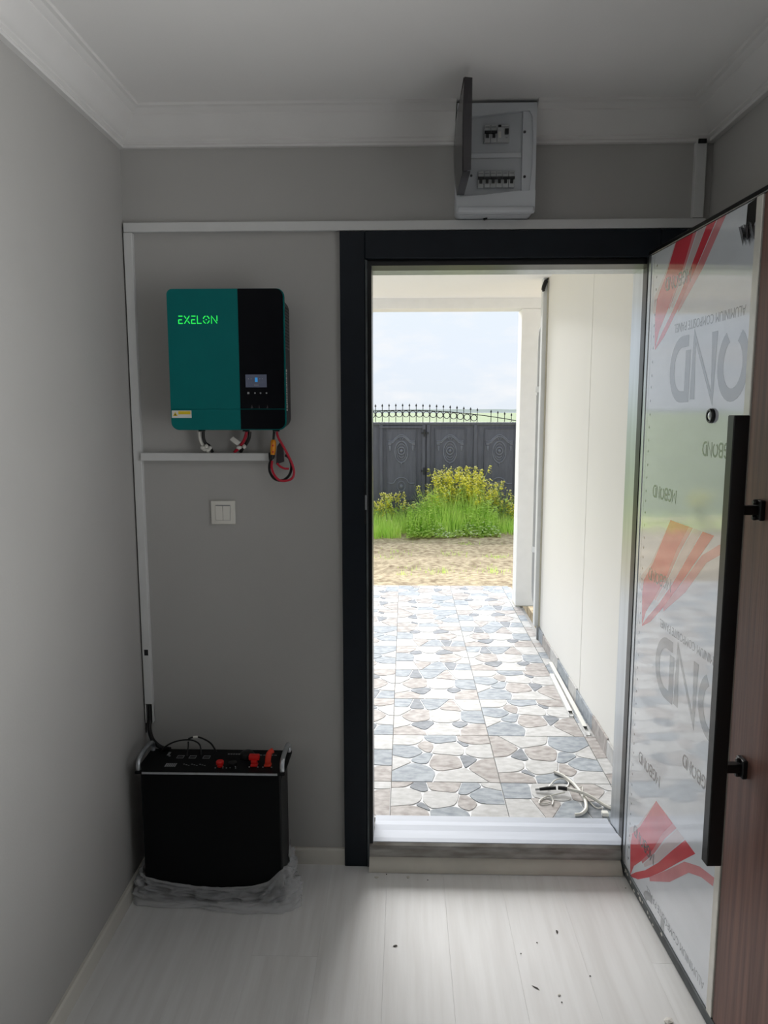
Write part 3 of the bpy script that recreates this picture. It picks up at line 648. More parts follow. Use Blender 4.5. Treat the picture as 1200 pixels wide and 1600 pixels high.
for i in range(NY + 1):
    for j in range(NZ + 1):
        t_, s_ = i / NY, j / NZ; y = -0.092 - 0.218 * t_; z = 2.178 + (0.236) * s_ - 0.0 * t_
        ld.v.append((lidx(t_, s_), y, z))
n1 = len(ld.v)
for i in range(NY + 1):
    for j in range(NZ + 1):
        t_, s_ = i / NY, j / NZ; y = -0.092 - 0.218 * t_; z = 2.178 + 0.236 * s_
        ld.v.append((lidx(t_, s_) + 0.0025, y, z))
def q(i, j, o=0): return o + i * (NZ + 1) + j
for i in range(NY):
    for j in range(NZ):
        ld.f.append([q(i, j), q(i + 1, j), q(i + 1, j + 1), q(i, j + 1)]); ld.f.append([q(i, j, n1), q(i, j + 1, n1), q(i + 1, j + 1, n1), q(i + 1, j, n1)])
ld.m = [0] * len(ld.f); ld.fl = [False] * len(ld.f)
lid = ld.build('lid', M_smoke, db, smooth=True)
rim = MB()
rim.prism([(0.1495, 2.180)] + [(0.152 - 0.004 * math.sin(math.pi * s / 10), 2.178 + 0.236 * s / 10) for s in range(11)] + [(0.1725, 2.412), (0.1725, 2.184)], 'y', -0.3075, -0.312)
rim.box(0.1495, 0.1705, -0.096, -0.3075, 2.178, 2.182); rim.box(0.1495, 0.1705, -0.096, -0.3075, 2.411, 2.414)
rim.build('lid_rim', M_smoke, lid)
MB().ball((0.174, -0.300, 2.172), (0.004, 0.004, 0.004), 1).build('lid_catch', M_jamb, lid)
MB().cyl((0.240, -0.030, 2.130), (0.242, -0.028, 2.1279), 0.007, 8).build('cable_stub', M_blackp, db)

# ------------------------------------------------------------------ battery
bt = empty('battery', (-0.607, -0.15, 0), 'black box battery standing in the corner with handles on top', 'battery')
BX0, BX1, BY0, BY1, BZ = -0.822, -0.386, -0.222, -0.075, 0.432
MB().bbox(BX0, BX1, BY0, BY1, 0.002, BZ, 0.003, 1).build('casing', M_batt, bt)
MB().box(BX1 - 0.001, BX1 + 0.0012, BY0 + 0.012, BY1 - 0.006, 0.01, BZ - 0.02).build('side_panel', M_batt2, bt)
top = MB().bbox(-0.838, -0.370, BY0 - 0.006, BY1 + 0.006, BZ + 0.0005, BZ + 0.010, 0.002, 1).build('top_panel', M_batt, bt)
MB().box(-0.815, -0.392, BY0 - 0.0075, BY0 - 0.0045, BZ + 0.002, BZ + 0.0085).build('front_strip', M_alu, bt)
TZ = BZ + 0.010
for hx in (-0.829, -0.379):
    h = MB(); path = [(hx, BY0 + 0.006, TZ - 0.004), (hx, BY0 + 0.004, TZ + 0.016), (hx, BY0 + 0.016, TZ + 0.030), (hx, BY0 + 0.045, TZ + 0.036), (hx, BY1 - 0.045, TZ + 0.036), (hx, BY1 - 0.016, TZ + 0.030), (hx, BY1 - 0.004, TZ + 0.016), (hx, BY1 - 0.006, TZ - 0.004)]
    sp = smoothpath(path, 5); vs = []
    for p_ in sp:
        pass
    h.tube(sp, 0.0075, 10); h.build('handle', M_alu, bt, smooth=40)
def plug(x, y, m, tall, label):
    e = MB().bbox(x - 0.011, x + 0.011, y - 0.010, y + 0.010, TZ - 0.001, TZ + 0.007, 0.002, 1).build('terminal_socket', m, bt)
    if tall: MB().tube(smoothpath([(x, y, TZ + 0.006), (x + 0.001, y, TZ + 0.022), (x + 0.004, y + 0.008, TZ + 0.038), (x + 0.014, y + 0.016, TZ + 0.044)], 4), [0.0095] * 8 + [0.0085] * 5, 10).build('plug', m, e, smooth=40)
    else:
        MB().bbox(x - 0.010, x + 0.010, y - 0.008, y + 0.008, TZ + 0.006, TZ + 0.020, 0.003, 2).bbox(x - 0.018, x + 0.016, y - 0.002, y + 0.016, TZ + 0.016, TZ + 0.034, 0.004, 2).build('plug', m, e, smooth=40)
    for dx in (-0.0135, 0.0135): MB().lathe((x + dx, y - 0.012, TZ), [(0.0025, 0.0), (0.0025, 0.002), (0.001, 0.003)], 'z', 8).build('screw', M_alu, e)
plug(-0.473, -0.180, M_redp, False, ''); plug(-0.430, -0.180, M_orred, True, '')
rb = MB().lathe((-0.580, -0.188, TZ), [(0.009, 0.0), (0.009, 0.006), (0.012, 0.008), (0.0125, 0.016), (0.010, 0.019)], 'z', 16).build('switch_button', M_redp, bt, smooth=40)
MB().lathe((-0.507, -0.125, TZ), [(0.024, 0.0), (0.024, 0.010), (0.020, 0.018), (0.010, 0.022)], 'z', 20).build('round_cap', M_blackp, bt, smooth=40)
MB().lathe((-0.543, -0.175, TZ), [(0.014, 0.0), (0.014, 0.008), (0.010, 0.010)], 'z', 16).build('black_socket', M_blackp, bt, smooth=40)
for px_, py_ in ((-0.592, -0.200), (-0.568, -0.200), (-0.557, -0.200), (-0.528, -0.200), (-0.570, -0.190), (-0.546, -0.198), (-0.531, -0.190)):
    MB().lathe((px_, py_, TZ), [(0.002, 0.0), (0.002, 0.0015), (0.001, 0.002)], 'z', 6).build('screw', M_alu, bt)
pr = MB(); random.seed(9)
def mark(x0, x1, y0, y1): pr.box(x0, x1, y0, y1, TZ - 0.0005, TZ + 0.0006)
for x0 in (-0.735, -0.695, -0.650):   # port outlines
    mark(x0, x0 + 0.022, -0.137, -0.1355); mark(x0, x0 + 0.022, -0.118, -0.1165); mark(x0, x0 + 0.0015, -0.1355, -0.118); mark(x0 + 0.0205, x0 + 0.022, -0.1355, -0.118)
for k in range(9): x0 = -0.70 + 0.0085 * k; mark(x0, x0 + 0.005, -0.178 - (k % 3) * 0.004, -0.1755 - (k % 3) * 0.004)
for k in range(6): mark(-0.755 + 0.006 * k, -0.751 + 0.006 * k, -0.195, -0.172)
for k in range(7): x0 = -0.575 + 0.0085 * k; mark(x0, x0 + 0.006, -0.1065, -0.100)
for k in range(5): x0 = -0.470 + 0.012 * k; mark(x0, x0 + 0.008, -0.110, -0.106)
mark(-0.772, -0.764, -0.118, -0.095); mark(-0.764, -0.758, -0.125, -0.119)
tag(pr.build('panel_printing', M_mark, top), kind='stuff')
for px_ in (-0.725, -0.684, -0.640): MB().box(px_ - 0.008, px_ + 0.008, -0.134, -0.120, TZ - 0.0005, TZ + 0.0012).build('port', M_jamb, top)
cable('battery_cable', [(-0.8598, -0.0105, 0.575), (-0.8600, -0.0110, 0.545), (-0.8600, -0.014, 0.515), (-0.858, -0.026, 0.490), (-0.845, -0.045, 0.468), (-0.825, -0.062, 0.455), (-0.800, -0.078, 0.4495), (-0.770, -0.088, 0.4495)], 0.0072, M_blk, 'thick black cable leaving the corner trunking onto the battery', n=10)
cable('data_cable', [(-0.795, -0.098, 0.4485), (-0.775, -0.100, 0.468), (-0.745, -0.100, 0.482), (-0.710, -0.100, 0.488), (-0.683, -0.104, 0.486), (-0.664, -0.110, 0.474), (-0.658, -0.122, 0.4470)], 0.0026, M_blk, 'thin black data cable arching low over the battery top')
cable('data_cable', [(-0.706, -0.094, 0.489), (-0.682, -0.094, 0.496), (-0.656, -0.096, 0.490), (-0.630, -0.098, 0.474), (-0.612, -0.104, 0.4470)], 0.0028, M_blk, 'thin black data cable arching highest above the battery')
cable('data_cable', [(-0.704, -0.104, 0.4840), (-0.702, -0.112, 0.470), (-0.703, -0.126, 0.4470)], 0.0024, M_blk, 'short upright black data cable plugged into the battery')
MB_ = MB().tube([(-0.690, -0.0935, 0.4945), (-0.674, -0.0940, 0.4955)], 0.0042, 8)
tag(MB_.build('cable_sleeve', M_lab), 'small white sleeve on the high data cable above the battery', 'cable sleeve')

# plastic wrap bunched round the battery foot
def wrap():
    path = smoothpath([(-0.858, -0.120, 0), (-0.857, -0.190, 0), (-0.846, -0.236, 0), (-0.790, -0.246, 0), (-0.700, -0.248, 0), (-0.620, -0.250, 0), (-0.540, -0.254, 0), (-0.470, -0.258, 0), (-0.410, -0.254, 0), (-0.366, -0.228, 0), (-0.352, -0.180, 0), (-0.358, -0.130, 0), (-0.366, -0.080, 0), (-0.372, -0.050, 0)], 18)
    n = len(path); K = 26; vs = []; fs = []
    cen = Vector((-0.605, -0.15, 0))
    for i, p in enumerate(path):
        t_ = i / (n - 1)
        outw = (path[min(i + 1, n - 1)] - path[max(i - 1, 0)]); outw = Vector((outw.y, -outw.x, 0)).normalized()
        if outw.dot(p - cen) < 0: outw = -outw
        clump = math.exp(-((t_ - 0.70) / 0.07) ** 2)
        top_ = 0.094 - 0.040 * math.sin(math.pi * min(1, max(0, (t_ - 0.16) / 0.50))) + 0.022 * clump + 0.03 * math.exp(-((t_ - 0.95) / 0.07) ** 2)
        spread = 0.006 + 0.030 * clump + 0.012 * math.exp(-((t_ - 0.5) / 0.12) ** 2)
        for k in range(K):
            s = k / (K - 1)          # 0 = top edge at the box, 1 = outer skirt on the floor
            inn = -0.024 + (spread + 0.024) * (1 - (1 - s) ** 1.6)
            z = top_ * (1 - s) ** 0.85 + 0.003
            e = math.sin(math.pi * min(1, s * 1.05 + 0.06))
            w = noise.noise(Vector((t_ * 9 + s * 2.2, s * 7.5 - t_ * 6, 1.3))) * 0.015 + (0.012 - 0.045 * abs(noise.noise(Vector((t_ * 14, s * 8 + t_ * 7, 7.1))))) * 0.8
            w += clump * noise.noise(Vector((t_ * 60, s * 9, 2.1))) * 0.014 + noise.noise(Vector((t_ * 45, s * 20, 5.5))) * 0.002
            q_ = p + outw * (inn + w * (0.3 + e)); zz = max(0.003, z + w * 0.8 * e)
            vs.append((max(q_.x, XL + 0.014), q_.y, zz))
    out = []
    for x_, y_, z_ in vs:   # keep the sheet outside the casing
        if x_ < BX1 + 0.004 and y_ > BY0 - 0.004 and x_ > BX0 - 0.004:
            dx = BX1 + 0.004 - x_; dy = y_ - (BY0 - 0.004); dl = x_ - (BX0 - 0.004)
            if dy <= dx and dy <= dl: y_ = BY0 - 0.004
            elif dx <= dl: x_ = BX1 + 0.004
            else: x_ = BX0 - 0.004
        out.append((x_, y_, z_))
    for i in range(n - 1):
        for k in range(K - 1): fs.append((i * K + k, i * K + k + 1, (i + 1) * K + k + 1, (i + 1) * K + k))
    o = MB().add(out, fs).build('plastic_wrap', M_wrap, smooth=True, recalc=False)
    tag(o, 'crumpled clear plastic wrap bunched around the foot of the battery', 'plastic wrap')
wrap()

# ------------------------------------------------------------------ crumbs on the floor
random.seed(21)
def crumb(name, x, y, r, m, label, long=1.0, rz=0.0):
    bm = bmesh.new(); bmesh.ops.create_icosphere(bm, subdivisions=1, radius=r)
    for v in bm.verts:
        k = random.uniform(0.7, 1.25); v.co = Vector((v.co.x * k * long, v.co.y * k, max(v.co.z, -r * 0.4) * k * 0.3))
    bmesh.ops.rotate(bm, verts=bm.verts, cent=(0, 0, 0), matrix=Matrix.Rotation(rz, 3, 'Z'))
    zmin = min(v.co.z for v in bm.verts)
    o = MB().bm(bm).build(name, m); o.location = (x, y, -zmin + 0.0002)
    tag(o, label, 'debris', 'crumbs and splinters on the laminate floor')
crumb('plaster_crumb', -0.092, -0.080, 0.006, M_crumbw, 'pale plaster crumb on the floor, leftmost by the threshold', 1.4)
crumb('plaster_crumb', 0.015, -0.077, 0.007, M_crumbw, 'larger pale plaster crumb on the floor, just right of the leftmost')
crumb('plaster_crumb', 0.417, -0.576, 0.005, M_crumbw, 'pale plaster crumb beside the dark splinter on the floor')
crumb('plaster_crumb', 0.679, -0.655, 0.010, M_crumbw, 'largest pale plaster flake on the floor near the door leaf', 1.5, 0.6)
crumb('grit_speck', -0.059, -0.062, 0.0028, M_crumbd, 'dark grit speck between two pale crumbs near the threshold')
crumb('grit_speck', -0.024, -0.402, 0.0045, M_crumbd, 'dark smudge of grit alone on the left half of the floor', 1.5)
crumb('wood_splinter', 0.358, -0.551, 0.0030, M_crumbd, 'thin dark wood splinter lying on the middle of the floor', 4.0, -0.7)
crumb('wood_splinter', 0.460, -0.329, 0.0035, M_crumbd, 'short dark splinter standing nearest the threshold middle', 2.4, 1.5)
for gx, gy, lb in ((0.338, -0.423, 'tiny dark grit speck on the floor beyond the thin splinter'), (0.419, -0.600, 'tiny dark grit speck nearest the viewer, beside the pale crumb'), (0.392, -0.377, 'tiny dark grit speck left of the short standing splinter'), (0.516, -0.505, 'tiny dark grit speck alone between splinter and door leaf'), (0.727, -0.115, 'tiny dark grit speck at the hinge end of the door leaf'), (0.08, -0.09, 'tiny dark grit speck right of the larger pale crumb')):
    crumb('grit_speck', gx, gy, 0.0026, M_crumbd, lb)

# ------------------------------------------------------------------ porch: tiled floor
ZT = 0.032; TS = 0.45
pfl = tag(MB().box(-2.80, 0.93, TH + 0.0005, 4.03, -0.10, ZT - 0.009).build('porch_floor', M_mortar), 'porch floor of stone-patterned square tiles', 'floor', kind='structure')
LAY = [
    [(0.15, 0.89, 0, 0.0), (0.50, 0.92, 2, 0.0), (0.83, 0.92, 1, 0.0), (0.34, 0.755, 1, -0.012), (0.14, 0.62, 2, 0.0), (0.57, 0.70, 0, 0.004), (0.87, 0.66, 0, 0.0), (0.735, 0.79, 3, -0.016), (0.30, 0.46, 2, -0.014), (0.52, 0.40, 1, 0.004), (0.735, 0.43, 3, -0.016), (0.91, 0.30, 1, 0.0), (0.20, 0.20, 2, 0.004), (0.03, 0.38, 0, -0.004), (0.62, 0.10, 0, 0.0)],
    [(0.13, 0.86, 1, 0.0), (0.46, 0.86, 0, 0.004), (0.84, 0.92, 1, 0.0), (0.28, 0.73, 3, -0.014), (0.68, 0.74, 3, -0.012), (0.12, 0.52, 2, 0.0), (0.42, 0.50, 0, 0.008), (0.76, 0.50, 1, 0.006), (0.97, 0.66, 0, 0.0), (0.95, 0.36, 0, -0.004), (0.12, 0.16, 0, 0.004), (0.36, 0.22, 1, -0.008), (0.55, 0.12, 2, 0.0), (0.74, 0.16, 3, -0.010), (0.92, 0.12, 2, 0.0)],
]
def cells(lay, g=0.010, edge=0.003):
    out = []
    for i, (px_, py_, c_, w_) in enumerate(lay):
        P = [(edge, edge), (1 - edge, edge), (1 - edge, 1 - edge), (edge, 1 - edge)]
        for j, (qx, qy, _, w2) in enumerate(lay):
            if i == j: continue
            nx, ny = qx - px_, qy - py_; dl = math.hypot(nx, ny); nx /= dl; ny /= dl
            off = nx * px_ + ny * py_ + dl / 2 + (w_ - w2) / (2 * dl) - g / 2
            R_ = []
            for k in range(len(P)):
                a, b = P[k], P[(k + 1) % len(P)]; da = nx * a[0] + ny * a[1] - off; d2 = nx * b[0] + ny * b[1] - off
                if da <= 0: R_.append(a)
                if (da <= 0) != (d2 <= 0):
                    t_ = da / (da - d2); R_.append((a[0] + (b[0] - a[0]) * t_, a[1] + (b[1] - a[1]) * t_))
            P = R_
            if len(P) < 3: break
        if len(P) < 3: continue
        def onb(p): return min(p[0], p[1], 1 - p[0], 1 - p[1]) < edge + 1e-4
        Q = []
        for k in range(len(P)):      # round the corners that are not on the tile edge
            a, b, c2 = P[k - 1], P[k], P[(k + 1) % len(P)]
            if onb(b): Q.append(b); continue
            la = math.hypot(a[0] - b[0], a[1] - b[1]); lc = math.hypot(c2[0] - b[0], c2[1] - b[1]); r = min(0.060, la * 0.45, lc * 0.45)
            A = (b[0] + (a[0] - b[0]) * r / max(la, 1e-6), b[1] + (a[1] - b[1]) * r / max(la, 1e-6)); C2 = (b[0] + (c2[0] - b[0]) * r / max(lc, 1e-6), b[1] + (c2[1] - b[1]) * r / max(lc, 1e-6))
            Q.append(A); Q.append((0.25 * A[0] + 0.5 * b[0] + 0.25 * C2[0], 0.25 * A[1] + 0.5 * b[1] + 0.25 * C2[1])); Q.append(C2)
        out.append((c_, Q))
    return out
def stone_geo(Q):
    cx = sum(p[0] for p in Q) / len(Q); cy = sum(p[1] for p in Q) / len(Q); n = len(Q); vs = []
    for z_, k in ((0.0, 1.0), (0.0016, 1.0), (0.0024, None)):
        for p in Q:
            if k is None:
                dx, dy = p[0] - cx, p[1] - cy; dl = math.hypot(dx, dy); s = max(0.2, 1 - 0.0045 / max(dl, 0.01)); vs.append(((cx + dx * s) * TS, (cy + dy * s) * TS, z_))
            else: vs.append((p[0] * TS, p[1] * TS, z_))
    fs = [[2 * n + i for i in range(n)]]
    for r in range(2): fs += [[r * n + i, r * n + (i + 1) % n, (r + 1) * n + (i + 1) % n, (r + 1) * n + i] for i in range(n)]
    return vs, fs
CELLS = []; STONE_ME = []; FULL_ME = []
for li, lay in enumerate(LAY):
    for rot in (0, 1):
        L2 = [(p[0], p[1], p[2], p[3]) if rot == 0 else (1 - p[0], 1 - p[1], p[2], p[3]) for p in lay]
        cs = cells(L2); CELLS.append(cs); row = []; full = MB()
        full.mi = 4; full.box(0.0015, TS - 0.0015, 0.0015, TS - 0.0015, -0.008, 0.0)
        for c_, Q in cs:
            vs, fs = stone_geo(Q)
            me = bpy.data.meshes.new('stone'); me.from_pydata(vs, [], fs); me.materials.append(STM[c_]); row.append(me)
            full.mi = c_; full.add(vs, fs)
        STONE_ME.append(row)
        fo = full.build('tile', STM + [M_grout], recalc=False); FULL_ME.append(fo.data); bpy.data.objects.remove(fo)
bare = MB().box(0.0015, TS - 0.0015, 0.0015, TS - 0.0015, -0.008, 0.0).build('tile', M_grout); BARE = bare.data; bpy.data.objects.remove(bare)
random.seed(14)
TX0, TY0 = -0.0528, 0.5174
def tile_obj(x, y, w, d, var, stones):
    if w > TS - 1e-3 and d > TS - 1e-3:
        o = bpy.data.objects.new('tile', BARE if stones else FULL_ME[var]); COL.objects.link(o); o.parent = pfl; o.location = (x, y, ZT - 0.0024)
        if stones:
            for me in STONE_ME[var]:
                s = bpy.data.objects.new('stone', me); COL.objects.link(s); s.parent = o
        return
    loose = []; mb = MB(); mb.mi = 4; mb.box(0.0015, w - 0.0015, 0.0015, d - 0.0015, -0.008, 0.0)
    for c_, Q in CELLS[var]:
        P = [(a * TS, b * TS) for a, b in Q]
        P = clip2(P, w - 0.0035, d - 0.0035)
        if len(P) >= 3:
            n = len(P); vs = [(a, b, 0.0) for a, b in P] + [(a, b, 0.0024) for a, b in P]; fs = [[n + i for i in range(n)]] + [[i, (i + 1) % n, n + (i + 1) % n, n + i] for i in range(n)]
            if stones: loose.append((c_, vs, fs))
            else: mb.mi = c_; mb.add(vs, fs)
    o = mb.build('tile', STM + [M_grout], recalc=False); o.parent = pfl; o.location = (x, y, ZT - 0.0024)
    for c_, vs, fs in loose: MB().add(vs, fs).build('stone', STM[c_], o, local=True, recalc=False)
def clip2(P, umax, vmax):
    for ax, lim in ((0, umax), (1, vmax)):
        out = []
        for i in range(len(P)):
            a, b = P[i], P[(i + 1) % len(P)]
            if a[ax] <= lim: out.append(a)
            if (a[ax] <= lim) != (b[ax] <= lim):
                t_ = (lim - a[ax]) / (b[ax] - a[ax]); out.append((a[0] + (b[0] - a[0]) * t_, a[1] + (b[1] - a[1]) * t_))
        P = out
    return P
for r in range(-1, 8):
    y = TY0 + TS * r; y0 = max(y, TH + 0.046) if r == -1 else y
    d = min(TS, 4.03 - y)
    for c in range(-6, 3):
        x = TX0 + TS * c
        if x < -2.80: continue
        st = (c in (-1, 0, 1) and -1 <= r <= 4) or (c == 2)
        if r == -1: tile_obj(x, y + (TS - (y + TS - y0)), TS, y + TS - y0, (r * 3 + c) % 4, st)
        elif c == 2: tile_obj(x, y, 0.905 - x, d, (r + 1) % 4, False)
        else: tile_obj(x, y, TS, d, (r * 3 + c * 5 + (r // 2)) % 4, st)

# ------------------------------------------------------------------ porch: right wall, ceiling, beam, pillar
WP = empty('wall_porch', (0.95, 1.3, 0), 'cream sandwich panel side wall of the porch', 'wall', kind='structure')
for a, b in ((TH + 0.002, 1.330), (1.336, 2.50)): MB().bbox(0.905, 0.985, a, b, ZT, 2.47, 0.003, 1).build('panel', M_panel, WP)
MB().box(0.912, 0.98, 1.328, 1.338, ZT, 2.47).build('joint', M_trimb, WP)
random.seed(6); y = TH + 0.06; k = 0
while y < 2.47:      # stone-look skirting pieces
    d_ = [0.30, 0.22, 0.26, 0.34, 0.18][k % 5]; y2 = min(y + d_, 2.475)
    MB().bbox(0.8955, 0.9048, y + 0.001, y2 - 0.001, ZT + 0.001, ZT + 0.082 - (0.006 if k % 2 else 0), 0.0015, 1).build('skirting_piece', STM[[2, 0, 1, 2, 0][k % 5]], WP)
    y = y2; k += 1
MB().bbox(0.872, 0.985, 2.502, 2.565, ZT + 0.085, 2.46, 0.002, 1).build('corner_trim', M_trimw, WP)
MB().box(0.897, 0.9048, 2.486, 2.5015, ZT + 0.088, 2.46).build('seal_strip', M_trimb, WP)
MB().bbox(0.884, 0.904, 2.478, 2.5, ZT + 0.001, ZT + 0.086, 0.001, 1).build('metal_foot', M_pipe, WP)
tag(MB().box(-3.2, 1.6, TH + 0.002, 3.329, 2.385, 2.47).build('porch_ceiling', M_pceil), 'cream porch ceiling outside the doorway', 'ceiling', kind='structure')
tag(MB().bbox(-3.2, 1.6, 3.33, 3.52, 2.309, 2.47, 0.004, 1).build('porch_beam', M_pillar), 'white beam across the front of the porch', 'beam', kind='structure')
pil = empty('porch_pillar', (0.95, 3.42, ZT), 'square white pillar carrying the porch beam', 'pillar', kind='structure')
MB().bbox(0.868, 1.04, 3.335, 3.515, ZT + 0.004, 2.308, 0.004, 1).build('shaft', M_pillar, pil)
MB().bbox(0.866, 1.042, 3.333, 3.517, ZT + 0.0005, ZT + 0.004, 0.001, 1).build('base_joint', M_trimb, pil)
dp = empty('downpipe', (0.945, 2.90, 0), 'grey rain downpipe behind the porch wall end', 'downpipe')
MB().tube(smoothpath([(0.972, 2.84, 2.20), (0.955, 2.89, 2.12), (0.945, 2.90, 2.04), (0.945, 2.90, 1.60)], 4), 0.027, 12).build('upper_pipe', M_pipe, dp, smooth=40)
MB().tube(smoothpath([(0.945, 2.90, 1.66), (0.945, 2.90, 0.60), (0.945, 2.90, 0.36), (0.955, 2.90, 0.20), (1.01, 2.90, 0.06), (1.06, 2.90, -0.045)], 5), 0.031, 12).build('lower_pipe', M_pipe, dp, smooth=40)
for z in (1.68, 0.55): MB().lathe((0.945, 2.90, z), [(0.035, 0.0), (0.036, 0.01), (0.036, 0.03), (0.035, 0.04)], 'z', 14).build('pipe_clamp', M_trimw, dp)
bs = MB().prism([(2.60, 2.470), (2.66, 2.455), (2.78, 2.375), (2.80, 2.345), (2.77, 2.335), (2.66, 2.40), (2.60, 2.43)], 'x', 0.885, 0.925)
tag(MB().tube(smoothpath([(0.900, 2.492, 2.378), (0.888, 2.490, 2.366), (0.876, 2.488, 2.340), (0.870, 2.488, 2.315), (0.873, 2.490, 2.300)], 5), [0.007] * 5 + [0.013] * 12 + [0.009] * 4, 8).build('roofing_scrap', M_blackp), 'torn black roofing strip hanging at the top of the porch corner', 'roofing strip')

# ------------------------------------------------------------------ things on the porch tiles
e = empty('trunking_offcut', (0.86, 1.5, ZT), 'longer white trunking offcut lying against the porch skirting', 'cable trunking', 'trunking offcuts on the porch')
def offcut(e, a, b, w, h):
    A = Vector(a); B = Vector(b); d = (B - A).normalized(); s = Vector((-d.y, d.x, 0)); z0 = ZT + 0.0008
    def P(t_, o, z): v = A + (B - A) * t_ + s * o; return (v.x, v.y, z0 + z)
    mb = MB()
    for o0, o1, za, zb in ((-w / 2, w / 2, 0.0, 0.002), (-w / 2, -w / 2 + 0.002, 0.002, h), (w / 2 - 0.002, w / 2, 0.002, h)):
        mb.add([P(0, o0, za), P(0, o1, za), P(0, o1, zb), P(0, o0, zb), P(1, o0, za), P(1, o1, za), P(1, o1, zb), P(1, o0, zb)], [(0, 1, 2, 3), (7, 6, 5, 4), (0, 4, 5, 1), (1, 5, 6, 2), (2, 6, 7, 3), (3, 7, 4, 0)])
    mb.build('channel', M_trunk, e)
    mb = MB(); o0, o1, za, zb = -w / 2 + 0.0005, w / 2 - 0.0005, h, h + 0.0015
    mb.add([P(0.0, o0, za), P(0.0, o1, za), P(0.0, o1, zb), P(0.0, o0, zb), P(0.93, o0, za), P(0.93, o1, za), P(0.93, o1, zb), P(0.93, o0, zb)], [(0, 1, 2, 3), (7, 6, 5, 4), (0, 4, 5, 1), (1, 5, 6, 2), (2, 6, 7, 3), (3, 7, 4, 0)])
    mb.build('cover', M_lab, e)
offcut(e, (0.883, 1.98, 0), (0.868, 0.98, 0), 0.022, 0.014)
e = empty('trunking_offcut', (0.84, 1.45, ZT), 'shorter white trunking offcut lying parallel to the longer one', 'cable trunking', 'trunking offcuts on the porch')
offcut(e, (0.850, 1.78, 0), (0.838, 1.20, 0), 0.024, 0.012)
zc = ZT + 0.0075
cable('loose_cable', [(0.645, 0.262, zc), (0.668, 0.268, zc), (0.694, 0.300, zc), (0.706, 0.345, zc), (0.708, 0.395, zc), (0.704, 0.445, zc), (0.690, 0.509, zc), (0.664, 0.568, zc), (0.634, 0.600, zc)], 0.0068, M_wht, 'curved white cable offcut lying on the porch tiles', n=10)
lc = empty('loose_cable', (0.68, 0.42, ZT), 'straight white cable with black taped end on the porch tiles', 'cable')
za = zc + 0.013
MB().tube(smoothpath([(0.642, 0.438, za), (0.665, 0.427, za), (0.700, 0.405, za + 0.002), (0.738, 0.373, za - 0.003), (0.775, 0.335, zc), (0.815, 0.300, zc), (0.86, 0.27, zc)], 5), 0.0066, 10).build('sheath', M_wht, lc, smooth=40)
MB().tube([(0.545, 0.449, zc + 0.002), (0.575, 0.449, zc + 0.006), (0.610, 0.444, za - 0.002)], [0.006, 0.0078, 0.0072], 8).build('black_tape', M_blackp, lc)
MB().tube([(0.618, 0.444, za - 0.001), (0.640, 0.438, za), (0.652, 0.433, za)], [0.0078, 0.0085, 0.008], 8).build('black_tape', M_blackp, lc)
MB().tube([(0.528, 0.450, zc), (0.546, 0.449, zc + 0.002)], 0.0045, 8).build('bare_end', M_pipe, lc)
zw = ZT + 0.004
cable('loose_wire', [(0.580, 0.462, zw), (0.600, 0.500, zw), (0.625, 0.530, zw + 0.004), (0.658, 0.542, zw + 0.004), (0.676, 0.515, zw), (0.660, 0.480, zw), (0.640, 0.462, zw)], 0.0026, M_wht, 'thin white wire looped behind the black taped cable end')
cable('loose_wire', [(0.640, 0.424, zw + 0.006), (0.600, 0.412, zw + 0.004), (0.560, 0.398, zw), (0.535, 0.375, zw), (0.528, 0.352, zw), (0.545, 0.348, zw), (0.575, 0.362, zw)], 0.0026, M_wht, 'thin white wire curling in front of the black taped cable end')
cable('loose_wire', [(0.560, 0.404, zw), (0.578, 0.395, zw + 0.006), (0.584, 0.370, zw), (0.574, 0.340, zw)], 0.0026, M_wht, 'short thin white wire hooked at the left of the cable tangle')
cable('loose_wire', [(0.690, 0.460, zw), (0.722, 0.478, zw + 0.003), (0.715, 0.430, zw + 0.003), (0.735, 0.330, zw), (0.760, 0.322, zw)], 0.0022, M_wht, 'thin white wire lying under the straight cable on the right')
tag(MB().bbox(0.748, 0.772, 0.262, 0.285, ZT + 0.0005, ZT + 0.016, 0.002, 1).build('plastic_clip', M_lab), 'small white plastic clip on the tiles by the right jamb', 'clip')

# ------------------------------------------------------------------ ground outside
def ground():
    nx, ny = 190, 96; x0, x1, y0, y1 = -7.0, 4.5, 4.03, 8.6; vs = []; fs = []
    for j in range(ny + 1):
        for i in range(nx + 1):
            x_ = x0 + (x1 - x0) * i / nx; y_ = y0 + (y1 - y0) * j / ny
            t_ = min(1, (y_ - y0) / 0.4)
            rut = math.sin((y_ + 0.12 * math.sin(x_ * 0.9 + 1) + 0.05 * noise.noise(Vector((x_ * 1.3, 0, 2)))) * 7.2) * 0.022
            z_ = -0.035 + t_ * (rut + 0.035 * noise.noise(Vector((x_ * 1.1, y_ * 2.4, 0))) + 0.020 * noise.noise(Vector((x_ * 6, y_ * 9, 4))) + 0.010 * noise.noise(Vector((x_ * 17, y_ * 19, 9))))
            vs.append((x_, y_, z_))
    for j in range(ny):
        for i in range(nx): a = j * (nx + 1) + i; fs.append((a, a + 1, a + nx + 2, a + nx + 1))
    tag(MB().add(vs, fs).build('ground_soil', M_soil, smooth=True, recalc=False), 'dry straw coloured soil between porch and gate', 'soil', kind='structure')
ground()
tag(MB().box(-40, -7.0, -8, 8.6, -0.3, -0.05).box(4.5, 40, -8, 8.6, -0.3, -0.05).box(-7.0, -2.81, -8, 4.03, -0.3, -0.05).box(1.02, 4.5, 0.3, 4.03, -0.3, -0.05).build('yard_soil', M_soil), 'bare soil of the yard on both sides of the porch', 'soil', kind='structure')
